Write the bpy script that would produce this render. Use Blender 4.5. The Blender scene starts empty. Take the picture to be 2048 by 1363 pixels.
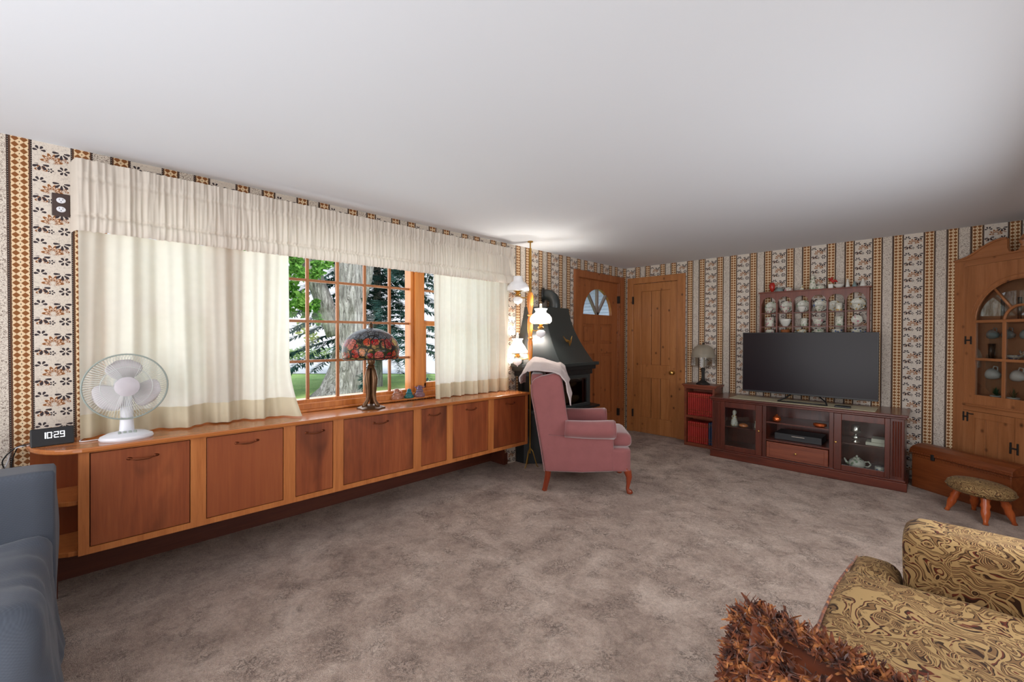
import bpy, bmesh, math, random
from mathutils import Vector, Matrix, noise
random.seed(7)
PI = math.pi
C = bpy.context.scene.collection
scene = bpy.context.scene

# ------------------------------------------------------------------ camera, world, lights, exposure
CAM = (3.175, 0.0, 1.336)
cam_data = bpy.data.cameras.new('camera')
cam = bpy.data.objects.new('camera', cam_data); C.objects.link(cam)
cam_data.sensor_width = 36.0
cam_data.lens = 856.1 / 2048 * 36.0
cam_data.clip_start = 0.03; cam_data.clip_end = 300
yaw, pitch, roll = 0.77968, -0.01144, 0.00124
fw = Vector((-math.sin(yaw)*math.cos(pitch), math.cos(yaw)*math.cos(pitch), math.sin(pitch)))
rt = Vector((math.cos(yaw), math.sin(yaw), 0)); up = rt.cross(fw)
rt2 = rt*math.cos(roll) + up*math.sin(roll); up2 = -rt*math.sin(roll) + up*math.cos(roll)
cam.matrix_world = Matrix(((rt2.x, up2.x, -fw.x, CAM[0]), (rt2.y, up2.y, -fw.y, CAM[1]), (rt2.z, up2.z, -fw.z, CAM[2]), (0, 0, 0, 1)))
scene.camera = cam

scene.view_settings.view_transform = 'Standard'
scene.view_settings.look = 'None'
scene.view_settings.gamma = 1.0
scene.view_settings.use_curve_mapping = False
scene.view_settings.exposure = 0.0

world = bpy.data.worlds.new('world'); scene.world = world
world.use_nodes = True
wn = world.node_tree; wn.nodes.clear()
wo = wn.nodes.new('ShaderNodeOutputWorld'); wb = wn.nodes.new('ShaderNodeBackground')
wt = wn.nodes.new('ShaderNodeTexCoord'); ws = wn.nodes.new('ShaderNodeSeparateXYZ'); wr = wn.nodes.new('ShaderNodeValToRGB')
wn.links.new(wt.outputs['Generated'], ws.inputs[0]); wn.links.new(ws.outputs['Z'], wr.inputs[0])
wr.color_ramp.elements[0].position = 0.0; wr.color_ramp.elements[0].color = (0.92, 0.95, 1.0, 1)
wr.color_ramp.elements[1].position = 0.7; wr.color_ramp.elements[1].color = (0.62, 0.78, 1.0, 1)
wn.links.new(wr.outputs[0], wb.inputs['Color']); wb.inputs['Strength'].default_value = 1.15
wn.links.new(wb.outputs[0], wo.inputs['Surface'])

def area(name, loc, rot, sx, sy, power, col=(1, 1, 1)):
    l = bpy.data.lights.new(name, 'AREA'); l.shape = 'RECTANGLE'; l.size = sx; l.size_y = sy
    l.energy = power; l.color = col
    o = bpy.data.objects.new(name, l); C.objects.link(o); o.location = loc; o.rotation_euler = rot
    return o
sun = bpy.data.lights.new('sun', 'SUN'); sun.energy = 4.6; sun.angle = 0.35; sun.color = (1.0, 0.97, 0.92)
so = bpy.data.objects.new('sun', sun); C.objects.link(so); so.rotation_euler = (math.radians(12), math.radians(48), 0)
# daylight of the large window in the part of the room behind the camera
area('daylight_front_window', (2.1, -2.9, 1.3), (math.radians(88), 0, 0), 3.4, 1.7, 88, (0.95, 0.975, 1.0))
area('side_fill_light', (3.97, 2.6, 1.2), (math.radians(68), 0, math.radians(90)), 2.2, 1.1, 62, (0.95, 0.975, 1.0))  # added fill on the east wall, brightens the far right of the room
area('daylight_picture_window', (-0.35, 1.5, 1.5), (math.radians(90), 0, math.radians(-90)), 2.5, 1.2, 26, (0.94, 0.97, 1.0))
area('ceiling_bounce_fill', (2.2, -1.3, 0.3), (math.radians(162), 0, 0), 3.2, 2.2, 84, (0.93, 0.965, 1.0))  # added upward fill behind the camera, evens out the ceiling

# ------------------------------------------------------------------ helpers
def lin(v):
    v /= 255.0
    return v/12.92 if v <= 0.04045 else ((v+0.055)/1.055)**2.4
def c(r, g, b): return (lin(r), lin(g), lin(b), 1)

def Mx(o):
    m = Matrix.Translation(o.location) @ o.rotation_euler.to_matrix().to_4x4()
    return Mx(o.parent) @ m if o.parent else m

def thing(name, label, cat, loc=(0, 0, 0), rz=0, group=None, rx=0):
    o = bpy.data.objects.new(name, None); C.objects.link(o)
    o.location = loc; o.rotation_euler = (rx, 0, rz); o.empty_display_size = 0.05
    if label: o['label'] = label
    if cat: o['category'] = cat
    if group: o['group'] = group
    return o
def tag(o, label, cat, group=None, kind=None):
    if label: o['label'] = label
    if cat: o['category'] = cat
    if group: o['group'] = group
    if kind: o['kind'] = kind
    return o

class B:
    def __init__(s): s.v = []; s.f = []
    def add(s, vs, fs):
        n = len(s.v); s.v += [tuple(v) for v in vs]; s.f += [tuple(i+n for i in f) for f in fs]; return s
    def box(s, x0, x1, y0, y1, z0, z1, M=None):
        vs = [Vector((x, y, z)) for z in (z0, z1) for y in (y0, y1) for x in (x0, x1)]
        if M: vs = [M @ v for v in vs]
        return s.add(vs, [(0, 2, 3, 1), (4, 5, 7, 6), (0, 1, 5, 4), (2, 6, 7, 3), (0, 4, 6, 2), (1, 3, 7, 5)])
    def cyl(s, p0, p1, r0, r1=None, n=12, cap=True):
        return s.tube([p0, p1], [r0, r0 if r1 is None else r1], n, cap)
    def tube(s, pts, r, n=8, cap=True, closed=False):
        pts = [Vector(p) for p in pts]; m = len(pts)
        if not isinstance(r, (list, tuple)): r = [r]*m
        vs = []; prev = None
        for i, p in enumerate(pts):
            if closed: t = pts[(i+1) % m] - pts[i-1]
            else: t = pts[min(i+1, m-1)] - pts[max(i-1, 0)]
            if t.length < 1e-9: t = Vector((0, 0, 1))
            t.normalize()
            if prev is None:
                a = Vector((0, 0, 1)) if abs(t.z) < 0.9 else Vector((1, 0, 0))
                u = t.cross(a).normalized()
            else:
                u = (prev - t*prev.dot(t))
                u = u.normalized() if u.length > 1e-6 else t.orthogonal().normalized()
            prev = u; w = t.cross(u)
            vs += [p + (u*math.cos(2*PI*k/n) + w*math.sin(2*PI*k/n))*r[i] for k in range(n)]
        fs = []
        for i in range(m if closed else m-1):
            for k in range(n):
                a = i*n+k; b = i*n+(k+1) % n; cc = ((i+1) % m)*n+(k+1) % n; d = ((i+1) % m)*n+k
                fs.append((a, b, cc, d))
        if cap and not closed: fs += [tuple(range(n))[::-1], tuple((m-1)*n+k for k in range(n))]
        return s.add(vs, fs)
    def lathe(s, prof, n=20, o=(0, 0, 0), M=None, sx=1, sy=1, capb=True, capt=True, fn=None):
        vs = []
        for i, (r, z) in enumerate(prof):
            for k in range(n):
                a = 2*PI*k/n; rr = r*(fn(a, i) if fn else 1)
                v = Vector((rr*math.cos(a)*sx, rr*math.sin(a)*sy, z))
                vs.append((M @ v if M else v) + Vector(o))
        fs = []
        for i in range(len(prof)-1):
            for k in range(n):
                fs.append((i*n+k, i*n+(k+1) % n, (i+1)*n+(k+1) % n, (i+1)*n+k))
        if capb: fs.append(tuple(range(n))[::-1])
        if capt: fs.append(tuple((len(prof)-1)*n+k for k in range(n)))
        return s.add(vs, fs)
    def prism(s, pts, a0, a1, ax='y'):
        # pts: 2D outline; ax: extrude axis; pts map to the two remaining axes in order
        def P(p, h):
            return {'x': (h, p[0], p[1]), 'y': (p[0], h, p[1]), 'z': (p[0], p[1], h)}[ax]
        n = len(pts)
        vs = [P(p, a0) for p in pts] + [P(p, a1) for p in pts]
        fs = [tuple(range(n)), tuple(range(n, 2*n))[::-1]] + [(i, i+n, (i+1) % n+n, (i+1) % n) for i in range(n)]
        return s.add(vs, fs)
    def grid(s, f, nu, nv, cu=False):
        vs = [f(i/nu, j/nv) for j in range(nv+1) for i in range(nu+1 if not cu else nu)]
        w = nu if cu else nu+1
        fs = []
        for j in range(nv):
            for i in range(nu):
                i2 = (i+1) % nu if cu else i+1
                fs.append((j*w+i, j*w+i2, (j+1)*w+i2, (j+1)*w+i))
        return s.add(vs, fs)
    def rbox(s, x0, x1, y0, y1, z0, z1, r, n=10, amp=0, sc=4, seed=0, crown=0):
        bm = bmesh.new(); bmesh.ops.create_cube(bm, size=2)
        bmesh.ops.subdivide_edges(bm, edges=bm.edges[:], cuts=n, use_grid_fill=True)
        cx, cy, cz = (x0+x1)/2, (y0+y1)/2, (z0+z1)/2; hx, hy, hz = (x1-x0)/2, (y1-y0)/2, (z1-z0)/2
        rr = min(r, hx, hy, hz)
        vs = []
        for v in bm.verts:
            q0 = Vector(v.co)
            p = []
            for t, h in zip(q0, (hx, hy, hz)):
                # dense near the borders
                p.append(math.copysign(min(1, abs(t)**0.75), t)*h)
            p = Vector(p)
            q = Vector((max(-hx+rr, min(hx-rr, p.x)), max(-hy+rr, min(hy-rr, p.y)), max(-hz+rr, min(hz-rr, p.z))))
            d = p-q
            if d.length > 1e-6: p = q + d.normalized()*rr
            if crown: p.z += (crown*(1-(p.x/hx)**2)*(1-(p.y/hy)**2)) * (1 if p.z > 0 else -0.2)
            w = p + Vector((cx, cy, cz))
            if amp:
                nn = noise.noise(Vector((w.x*sc+seed, w.y*sc, w.z*sc)))
                w += (d.normalized() if d.length > 1e-6 else Vector((0, 0, 1)))*nn*amp
            vs.append(w)
        bm.verts.index_update()
        fs = [tuple(x.index for x in f.verts) for f in bm.faces]
        bm.free()
        return s.add(vs, fs)
    def build(s, name, mat, parent=None, smooth=False, bevel=0, seg=2, w=False, solid=0, sub=0, ang=0.7):
        me = bpy.data.meshes.new(name)
        vs = s.v
        if w and parent is not None:
            inv = Mx(parent).inverted(); vs = [inv @ Vector(v) for v in vs]
        me.from_pydata([tuple(v) for v in vs], [], s.f); me.update()
        bm = bmesh.new(); bm.from_mesh(me); bmesh.ops.recalc_face_normals(bm, faces=bm.faces); bm.to_mesh(me); bm.free()
        if mat: me.materials.append(mat)
        o = bpy.data.objects.new(name, me); C.objects.link(o)
        if parent is not None: o.parent = parent
        if smooth:
            for p in me.polygons: p.use_smooth = True
            if smooth != 'all':
                try: me.set_sharp_from_angle(angle=ang)
                except Exception: pass
        if bevel:
            m = o.modifiers.new('bevel', 'BEVEL'); m.width = bevel; m.segments = seg; m.limit_method = 'ANGLE'; m.angle_limit = 0.6
        if solid:
            m = o.modifiers.new('solid', 'SOLIDIFY'); m.thickness = solid; m.offset = 0
        if sub:
            m = o.modifiers.new('sub', 'SUBSURF'); m.levels = sub; m.render_levels = sub
        return o

def copy_tree(o, parent=None):
    n = o.copy(); C.objects.link(n)
    if parent: n.parent = parent
    for ch in [x for x in C.objects if x.parent == o]: copy_tree(ch, n)
    return n

def origin_to(o, p):
    o.data.transform(Matrix.Translation(-Vector(p))); o.location = p; return o

def arcp(cx, cz, r, a0, a1, n):
    return [(cx + r*math.cos(math.radians(a0+(a1-a0)*i/n)), cz + r*math.sin(math.radians(a0+(a1-a0)*i/n))) for i in range(n+1)]

# ------------------------------------------------------------------ node expression helper
class NT:
    def __init__(s, name):
        s.m = bpy.data.materials.new(name); s.m.use_nodes = True; s.t = s.m.node_tree; s.t.nodes.clear()
        s.out = s.t.nodes.new('ShaderNodeOutputMaterial')
    def n(s, typ, **kw):
        x = s.t.nodes.new('ShaderNode'+typ)
        for k, v in kw.items(): setattr(x, k, v)
        return x
    def put(s, inp, v):
        if isinstance(v, E): s.t.links.new(v.s, inp)
        elif isinstance(v, bpy.types.NodeSocket): s.t.links.new(v, inp)
        else:
            if hasattr(inp, 'default_value'):
                try: inp.default_value = v
                except Exception: inp.default_value = tuple(v)[:3]
    def math(s, op, *a):
        x = s.n('Math', operation=op)
        for i, v in enumerate(a): s.put(x.inputs[i], v)
        return E(s, x.outputs[0])
    def pos(s, kind='world'):
        if kind == 'world': o = s.n('NewGeometry').outputs['Position']
        else: o = s.n('TexCoord').outputs[kind]
        return o
    def xyz(s, sock):
        x = s.n('SeparateXYZ'); s.put(x.inputs[0], sock); return [E(s, o) for o in x.outputs]
    def comb(s, x, y, z):
        k = s.n('CombineXYZ'); s.put(k.inputs[0], x); s.put(k.inputs[1], y); s.put(k.inputs[2], z); return k.outputs[0]
    def mapping(s, sock, scale=(1, 1, 1), loc=(0, 0, 0)):
        m = s.n('Mapping'); s.put(m.inputs['Vector'], sock); m.inputs['Scale'].default_value = scale; m.inputs['Location'].default_value = loc
        return m.outputs[0]
    def noise(s, vec, scale=5, detail=3, rough=0.5, dist=0):
        k = s.n('TexNoise'); s.put(k.inputs['Vector'], vec); k.inputs['Scale'].default_value = scale
        k.inputs['Detail'].default_value = detail; k.inputs['Roughness'].default_value = rough; k.inputs['Distortion'].default_value = dist
        return E(s, k.outputs['Fac']), k.outputs['Color']
    def voronoi(s, vec, scale, feature='F1', rnd=1.0):
        k = s.n('TexVoronoi', feature=feature); s.put(k.inputs['Vector'], vec); k.inputs['Scale'].default_value = scale
        k.inputs['Randomness'].default_value = rnd
        return k
    def ramp(s, fac, stops, interp='LINEAR'):
        r = s.n('ValToRGB'); s.put(r.inputs[0], fac); cr = r.color_ramp; cr.interpolation = interp
        while len(cr.elements) < len(stops): cr.elements.new(0.5)
        for e, (p, col) in zip(cr.elements, stops): e.position = p; e.color = col if len(col) == 4 else (*col, 1)
        return r.outputs[0]
    def mix(s, fac, a, b, blend='MIX'):
        m = s.n('Mix', data_type='RGBA', blend_type=blend)
        s.put(m.inputs[0], fac); s.put(m.inputs[6], a); s.put(m.inputs[7], b); return m.outputs[2]
    def bump(s, h, strength=0.3, dist=0.01):
        b = s.n('Bump'); s.put(b.inputs['Height'], h); b.inputs['Strength'].default_value = strength; b.inputs['Distance'].default_value = dist
        return b.outputs[0]
    def bsdf(s, color, rough=0.5, metal=0, normal=None, spec=None, coat=0, sheen=0, emit=None, estr=0, trans=0):
        p = s.n('BsdfPrincipled'); s.put(p.inputs['Base Color'], color); s.put(p.inputs['Roughness'], rough)
        p.inputs['Metallic'].default_value = metal
        if normal is not None: s.put(p.inputs['Normal'], normal)
        if spec is not None: p.inputs['Specular IOR Level'].default_value = spec
        if coat: p.inputs['Coat Weight'].default_value = coat; p.inputs['Coat Roughness'].default_value = 0.15
        if sheen: p.inputs['Sheen Weight'].default_value = sheen; p.inputs['Sheen Roughness'].default_value = 0.4
        if emit is not None: s.put(p.inputs['Emission Color'], emit); p.inputs['Emission Strength'].default_value = estr
        if trans: p.inputs['Transmission Weight'].default_value = trans
        return p.outputs[0]
    def done(s, sh): s.t.links.new(sh, s.out.inputs['Surface']); return s.m

class E:
    def __init__(s, nt, sock): s.nt = nt; s.s = sock
    def _o(s, op, b, rev=False):
        return s.nt.math(op, b, s) if rev else s.nt.math(op, s, b)
    def __add__(s, b): return s._o('ADD', b)
    def __radd__(s, b): return s._o('ADD', b)
    def __sub__(s, b): return s._o('SUBTRACT', b)
    def __rsub__(s, b): return s._o('SUBTRACT', b, True)
    def __mul__(s, b): return s._o('MULTIPLY', b)
    def __rmul__(s, b): return s._o('MULTIPLY', b)
    def __truediv__(s, b): return s._o('DIVIDE', b)
    def lt(s, b): return s._o('LESS_THAN', b)
    def gt(s, b): return s._o('GREATER_THAN', b)
    def fmod(s, b): return s._o('FLOORED_MODULO', b)
    def abs(s): return s.nt.math('ABSOLUTE', s)
    def sin(s): return s.nt.math('SINE', s)
    def cos(s): return s.nt.math('COSINE', s)
    def floor(s): return s.nt.math('FLOOR', s)
    def sqrt(s): return s.nt.math('SQRT', s)
    def max(s, b): return s._o('MAXIMUM', b)
    def min(s, b): return s._o('MINIMUM', b)
    def pow(s, b): return s._o('POWER', b)
    def atan2(s, b): return s._o('ARCTAN2', b)
    def between(s, a, b): return s.gt(a) * s.lt(b)

def plain(name, col, rough=0.5, metal=0, var=0.08, scale=30, bump=0.0, spec=None, coat=0, sheen=0, emit=None, estr=0, bscale=None):
    t = NT(name); P = t.pos('Object'); f, _ = t.noise(P, scale, 3)
    dark = tuple(x*(1-var) for x in col[:3])+(1,); light = tuple(min(1, x*(1+var)) for x in col[:3])+(1,)
    colr = t.mix(f, dark, light)
    nrm = None
    if bump:
        f2, _ = t.noise(P, bscale or scale*4, 2); nrm = t.bump(f2, bump, 0.003)
    return t.done(t.bsdf(colr, rough, metal, nrm, spec, coat, sheen, colr if emit else None, estr))

def wood(name, dark, mid, light, axis='z', scale=1.0, rough=0.35, knots=0, stain=0.0, coat=0.0, speck=0):
    t = NT(name); P = t.pos('Object')
    k = {'z': (14, 14, 0.9), 'y': (14, 0.9, 14), 'x': (0.9, 14, 14)}[axis]
    m = t.mapping(P, tuple(a*scale for a in k))
    f, _ = t.noise(m, 2.2, 5, 0.6, 0.6)
    m2 = t.mapping(P, tuple(a*scale*6 for a in k)); g, _ = t.noise(m2, 3, 2, 0.5)
    v = f*0.75 + g*0.25
    col = t.ramp(v, [(0.3, dark), (0.5, mid), (0.7, light)])
    if knots:
        vo = t.voronoi(t.mapping(P, (1, 1, 1) if axis != 'z' else (1, 1, 0.8)), knots)
        kd = E(t, vo.outputs['Distance'])
        col = t.mix((0.17 - kd).max(0)*6.5, col, c(62, 30, 14))
    if stain:
        s2, _ = t.noise(t.mapping(P, (1.0, 1.2, 0.5)), 3.3, 3, 0.55, 0.8)
        col = t.mix((s2-0.5).max(0)*stain, col, tuple(x*0.45 for x in dark[:3])+(1,))
    if speck:
        s3, _ = t.noise(P, 160, 2, 0.6); col = t.mix(s3*speck, col, tuple(x*0.35 for x in dark[:3])+(1,))
    return t.done(t.bsdf(col, rough, 0, t.bump(g, 0.06, 0.002), coat=coat))

# ---------------- wallpaper
def wallpaper(name, axis, u0, seam=None):
    t = NT(name); X, Y, Z = t.xyz(t.pos('world')); u = X if axis == 'x' else Y
    P = 0.3653
    if seam:
        side = u.gt(seam[0]); uu = (u-u0)*(1-side) + (u-seam[1])*side
    else: uu = u-u0
    tt = uu.fmod(P)
    base = c(214, 204, 192); cream = c(222, 196, 160)
    dk = c(58, 44, 40); brn = c(134, 84, 46)
    # stripes
    inD1 = tt.lt(0.082); inS = tt.between(0.082, 0.149); inD2 = tt.between(0.149, 0.2325); inB = tt.gt(0.2325)
    inD = inD1 + inD2
    a = tt*inD1 + (tt-0.1505)*inD2          # 0..0.082
    # background scribble
    vec = t.comb(u, Z, 0.0)
    n1, _ = t.noise(vec, 95, 2, 0.5, 0.4)
    scr = (n1-0.5).abs().lt(0.028)
    # ---- floral
    def motif(cx, cz, R, nP, width, perz, offz=0.0, half=0, fill=False):
        zz = (Z+offz).fmod(perz) - cz; xx = width - cx
        r = (xx*xx + zz*zz).sqrt(); th = zz.atan2(xx)
        lob = (th*nP*0.5).cos().abs()*0.5 + 0.5
        if fill:
            m = (r/(lob*R)).lt(1.0) * (th*nP).cos().gt(-0.35) * r.gt(R*0.28)
        else:
            q = r/(lob*R); m = (q-0.86).abs().lt(0.14) + (q-0.45).abs().lt(0.1)
        if half == 1: m = m*zz.lt(R*0.15)
        if half == 2: m = m*zz.gt(-R*0.25)
        return m
    b = tt-0.2325
    per = 0.153
    dark = motif(0.028, 0.045, 0.030, 7, b, per, 0, 1, True).max(motif(0.100, 0.118, 0.032, 8, b, per, 0, 1, True))
    dark = dark.max(motif(0.108, 0.03, 0.022, 6, b, per, 0, 0, True)).max(motif(0.024, 0.116, 0.023, 6, b, per, 0, 2, True))
    dark = dark.max(motif(0.062, 0.003+0.02, 0.012, 5, b, per, 0, 0, True))
    brown = motif(0.066, 0.07, 0.039, 10, b, per, 0, 2).max(motif(0.03, 0.020, 0.023, 6, b, per, 0, 2)).max(motif(0.107, 0.14-0.06+0.0, 0.019, 6, b, per, 0, 2))
    halo = motif(0.066, 0.07, 0.041, 10, b, per, 0, 2, True)
    n2, _ = t.noise(vec, 60, 1, 0.5); g = (n2-0.5).abs().lt(0.02)
    colB = t.mix(g*0.35, base, c(150, 135, 130))
    colB = t.mix(halo*0.6, colB, c(226, 186, 146))
    colB = t.mix(brown, colB, c(138, 88, 52))
    colB = t.mix(dark, colB, c(58, 50, 54))
    colS = t.mix(scr*0.85, base, c(104, 84, 72))
    # ---- diamonds
    per_d = 0.0292
    ai = a-0.012
    fx = (ai/0.029).fmod(1.0)-0.5; fz = (Z/per_d).fmod(1.0)-0.5
    dia = (fx.abs()+fz.abs()).lt(0.47)
    fx2 = (ai/0.029+0.5).fmod(1.0)-0.5; fz2 = (Z/per_d+0.5).fmod(1.0)-0.5
    dot = (fx2*fx2*2.2+fz2*fz2).lt(0.010)
    colD = t.mix(dia, cream, brn); colD = t.mix(dot, colD, dk)
    edge = a.lt(0.0125).max(a.gt(0.0705))
    bead = (fz*fz + ((a-0.003)*34.0)*((a-0.003)*34.0)).lt(0.02)
    ln = a.between(0.0, 0.006).max(a.between(0.0765, 0.0825))
    colE = t.mix(ln, c(92, 64, 48), c(46, 38, 38))
    dots = (Z/0.0105).fmod(1.0).lt(0.4) * (a.between(0.002, 0.0042).max(a.between(0.0785, 0.0807)))
    colE = t.mix(dots*0.7, colE, c(200, 185, 170))
    colD = t.mix(edge, colD, colE)
    col = t.mix(inS, colB, colS); col = t.mix(inD, col, colD)
    return t.done(t.bsdf(col, 0.75, spec=0.2))

M = {}
M['ceiling'] = plain('ceiling_paint', c(220, 224, 231), 0.9, var=0.01, scale=2)
M['paper_left'] = wallpaper('wallpaper_left', 'y', -0.229+0.205)
M['paper_tv'] = wallpaper('wallpaper_tv', 'x', 0.898, (3.316, 3.236))
M['plaster'] = plain('plaster', c(215, 208, 198), 0.9)
def carpet():
    t = NT('carpet'); P = t.pos('world')
    a, _ = t.noise(P, 3.2, 4, 0.6, 0.6); b, _ = t.noise(P, 26, 4, 0.65, 1.0); d, _ = t.noise(P, 230, 2, 0.6)
    v = a*0.5+b*0.3+d*0.2
    col = t.ramp(v, [(0.36, c(150, 127, 114)), (0.5, c(193, 170, 155)), (0.64, c(224, 203, 188))])
    n5, _ = t.noise(P, 30, 3, 0.6, 1.4)
    crack = (n5-0.5).abs()*26; crack = crack.min(1.0)
    msk, _ = t.noise(P, 7, 2); cm = (1-crack)*((msk-0.47).max(0)*5).min(1.0)
    col = t.mix(cm*0.75, col, c(88, 68, 58))
    col = t.mix((d-0.5).max(0)*1.6, col, c(226, 206, 194))
    n6, _ = t.noise(P, 75, 2, 0.6, 0.8); col = t.mix(((n6-0.46)*6).max(0).min(1.0)*0.24, col, c(118, 96, 84))
    h = b*0.6 + d*0.45 + n6*0.5 + (1-cm)*0.4
    return t.done(t.bsdf(col, 0.95, 0, t.bump(h, 0.9, 0.03), spec=0.1, sheen=0.15))
M['carpet'] = carpet()
M['counter'] = wood('counter_wood', c(150, 84, 40), c(178, 106, 54), c(196, 126, 70), 'y', 0.5, 0.22, coat=0.3)
M['frame'] = wood('frame_wood', c(158, 90, 44), c(182, 110, 58), c(196, 126, 70), 'z', 0.6, 0.35)
M['door'] = wood('cabinet_door_wood', c(112, 52, 26), c(142, 72, 38), c(162, 90, 50), 'z', 0.35, 0.38, stain=3.6)
M['door2'] = wood('cabinet_door_plain_wood', c(128, 62, 32), c(144, 74, 40), c(156, 86, 46), 'z', 0.3, 0.38)
M['dark_gap'] = plain('shadow_gap_wood', c(60, 24, 14), 0.6)
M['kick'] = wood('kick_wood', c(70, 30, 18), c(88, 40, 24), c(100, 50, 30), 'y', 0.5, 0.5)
M['window'] = wood('window_wood', c(176, 98, 40), c(204, 124, 56), c(222, 146, 74), 'z', 0.5, 0.35)
M['muntin'] = wood('muntin_wood', c(150, 92, 48), c(172, 110, 64), c(186, 126, 80), 'z', 0.5, 0.45)
M['greymunt'] = plain('grey_brown_muntin', c(136, 122, 114), 0.6)
M['pine'] = wood('knotty_pine', c(156, 98, 52), c(178, 116, 66), c(196, 134, 80), 'z', 0.55, 0.4, knots=9, speck=0.25)
M['pine_dark'] = wood('front_door_pine', c(140, 80, 42), c(162, 96, 54), c(180, 112, 66), 'z', 0.55, 0.4, knots=8, speck=0.2)
M['cupboard'] = wood('cupboard_pine', c(146, 92, 54), c(170, 110, 68), c(188, 128, 84), 'x', 0.5, 0.4, knots=9, speck=0.2)
M['cupboard_v'] = wood('cupboard_pine_upright', c(146, 92, 54), c(170, 110, 68), c(188, 128, 84), 'z', 0.5, 0.4, knots=9, speck=0.2)
M['cup_in'] = plain('cupboard_inside', c(170, 112, 68), 0.6, var=0.1)
M['mahog'] = wood('mahogany', c(64, 24, 13), c(94, 38, 23), c(116, 52, 33), 'x', 0.5, 0.28, speck=0.35, coat=0.3)
M['mahog_v'] = wood('mahogany_upright', c(64, 24, 13), c(94, 38, 23), c(116, 52, 33), 'z', 0.5, 0.28, speck=0.35, coat=0.3)
M['cherry'] = wood('cherry_shelf', c(96, 42, 24), c(124, 60, 38), c(142, 76, 48), 'x', 0.5, 0.35, speck=0.2)
M['rack'] = wood('wall_rack_wood', c(90, 38, 22), c(114, 52, 32), c(132, 66, 42), 'z', 0.6, 0.35, speck=0.2)
M['trunk'] = wood('trunk_wood', c(96, 44, 20), c(128, 66, 32), c(150, 84, 44), 'x', 0.5, 0.35, speck=0.3)
M['legwood'] = wood('chair_leg_wood', c(96, 34, 16), c(128, 52, 28), c(146, 66, 36), 'z', 0.6, 0.3)
M['stoolwood'] = wood('stool_leg_wood', c(140, 58, 22), c(176, 82, 36), c(196, 104, 52), 'z', 0.6, 0.25, coat=0.4)
M['black'] = plain('black_plastic', c(26, 27, 30), 0.4, var=0.05)
M['iron'] = plain('black_iron', c(30, 27, 25), 0.55)
M['white'] = plain('white_plastic', c(226, 228, 236), 0.35, var=0.02)
M['bronze'] = plain('bronze', c(98, 70, 46), 0.35, 0.6, var=0.3, scale=24)
M['brass'] = plain('brass', c(190, 150, 84), 0.25, 0.9, var=0.08)
M['brasspole'] = plain('aged_brass_pole', c(168, 128, 58), 0.3, 0.8, var=0.06)
M['handle'] = plain('copper_handle', c(120, 66, 40), 0.3, 0.8, var=0.2)
M['stove'] = plain('black_enamel', c(44, 50, 50), 0.33, 0, var=0.05, spec=0.6)
M['stovedark'] = plain('black_cast_iron', c(24, 25, 26), 0.45)
M['log'] = plain('ceramic_log', c(116, 92, 60), 0.8, var=0.5, scale=28, bump=0.6)
def velvet(name, col, sheen=0.6):
    t = NT(name); P = t.pos('Object'); f, _ = t.noise(P, 9, 4, 0.6); g, _ = t.noise(P, 400, 1)
    cc = t.mix(f, tuple(x*0.82 for x in col[:3])+(1,), tuple(min(1, x*1.15) for x in col[:3])+(1,))
    return t.done(t.bsdf(cc, 0.75, 0, t.bump(g, 0.15, 0.001), spec=0.2, sheen=sheen))
M['pink'] = velvet('dusty_pink_velvet', c(140, 85, 85), 0.9)
def weave(name, col, sc=900):
    t = NT(name); P = t.pos('Object'); X, Y, Z = t.xyz(P)
    w = ((X+Y*0.6)*sc+Z*sc).sin()*0.5+((X*0.7-Y+Z*0.9)*sc*0.8).sin()*0.5
    f, _ = t.noise(P, 6, 3)
    cc = t.mix(f, tuple(x*0.88 for x in col[:3])+(1,), tuple(min(1, x*1.12) for x in col[:3])+(1,))
    cc = t.mix((w*0.5+0.5)*0.25, cc, tuple(x*0.6 for x in col[:3])+(1,))
    return t.done(t.bsdf(cc, 0.9, 0, t.bump(w, 0.2, 0.001), spec=0.1, sheen=0.2))
M['blue'] = weave('slate_blue_slipcover', c(84, 90, 101), 700)
M['blanket'] = weave('pale_knit', c(196, 182, 180), 900)
def curtain_mat(name, col, tl=0.45):
    t = NT(name); P = t.pos('world'); X, Y, Z = t.xyz(P)
    vo = t.voronoi(t.comb(Y, Z, 0.0), 26); d = E(t, vo.outputs['Distance']); f, _ = t.noise(P, 300, 1)
    cc = t.mix((d*1.2).min(1.0)*0.25, col, tuple(x*0.86 for x in col[:3])+(1,))
    di = t.n('BsdfDiffuse'); t.put(di.inputs[0], cc); t.put(di.inputs['Normal'], t.bump(f, 0.1, 0.001))
    tr = t.n('BsdfTranslucent'); t.put(tr.inputs[0], cc)
    mx = t.n('MixShader'); mx.inputs[0].default_value = tl; t.t.links.new(di.outputs[0], mx.inputs[1]); t.t.links.new(tr.outputs[0], mx.inputs[2])
    return t.done(mx.outputs[0])
M['curtain'] = curtain_mat('ivory_brocade_curtain', c(234, 233, 222), 0.4)
M['hem'] = curtain_mat('doubled_curtain_hem', c(222, 212, 186), 0.2)
M['valance'] = curtain_mat('gathered_muslin_valance', c(221, 213, 202), 0.25)
def glass(name, tint=(1, 1, 1, 1), refl=0.08, rough=0.0):
    t = NT(name); tr = t.n('BsdfTransparent'); tr.inputs[0].default_value = tint
    gl = t.n('BsdfGlossy'); gl.inputs['Roughness'].default_value = rough
    fr = t.n('Fresnel'); fr.inputs[0].default_value = 1.45
    k = E(t, fr.outputs[0])*refl*12
    mx = t.n('MixShader'); t.put(mx.inputs[0], k.min(0.9)); t.t.links.new(tr.outputs[0], mx.inputs[1]); t.t.links.new(gl.outputs[0], mx.inputs[2])
    return t.done(mx.outputs[0])
M['glass'] = glass('window_glass', refl=0.015)
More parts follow.
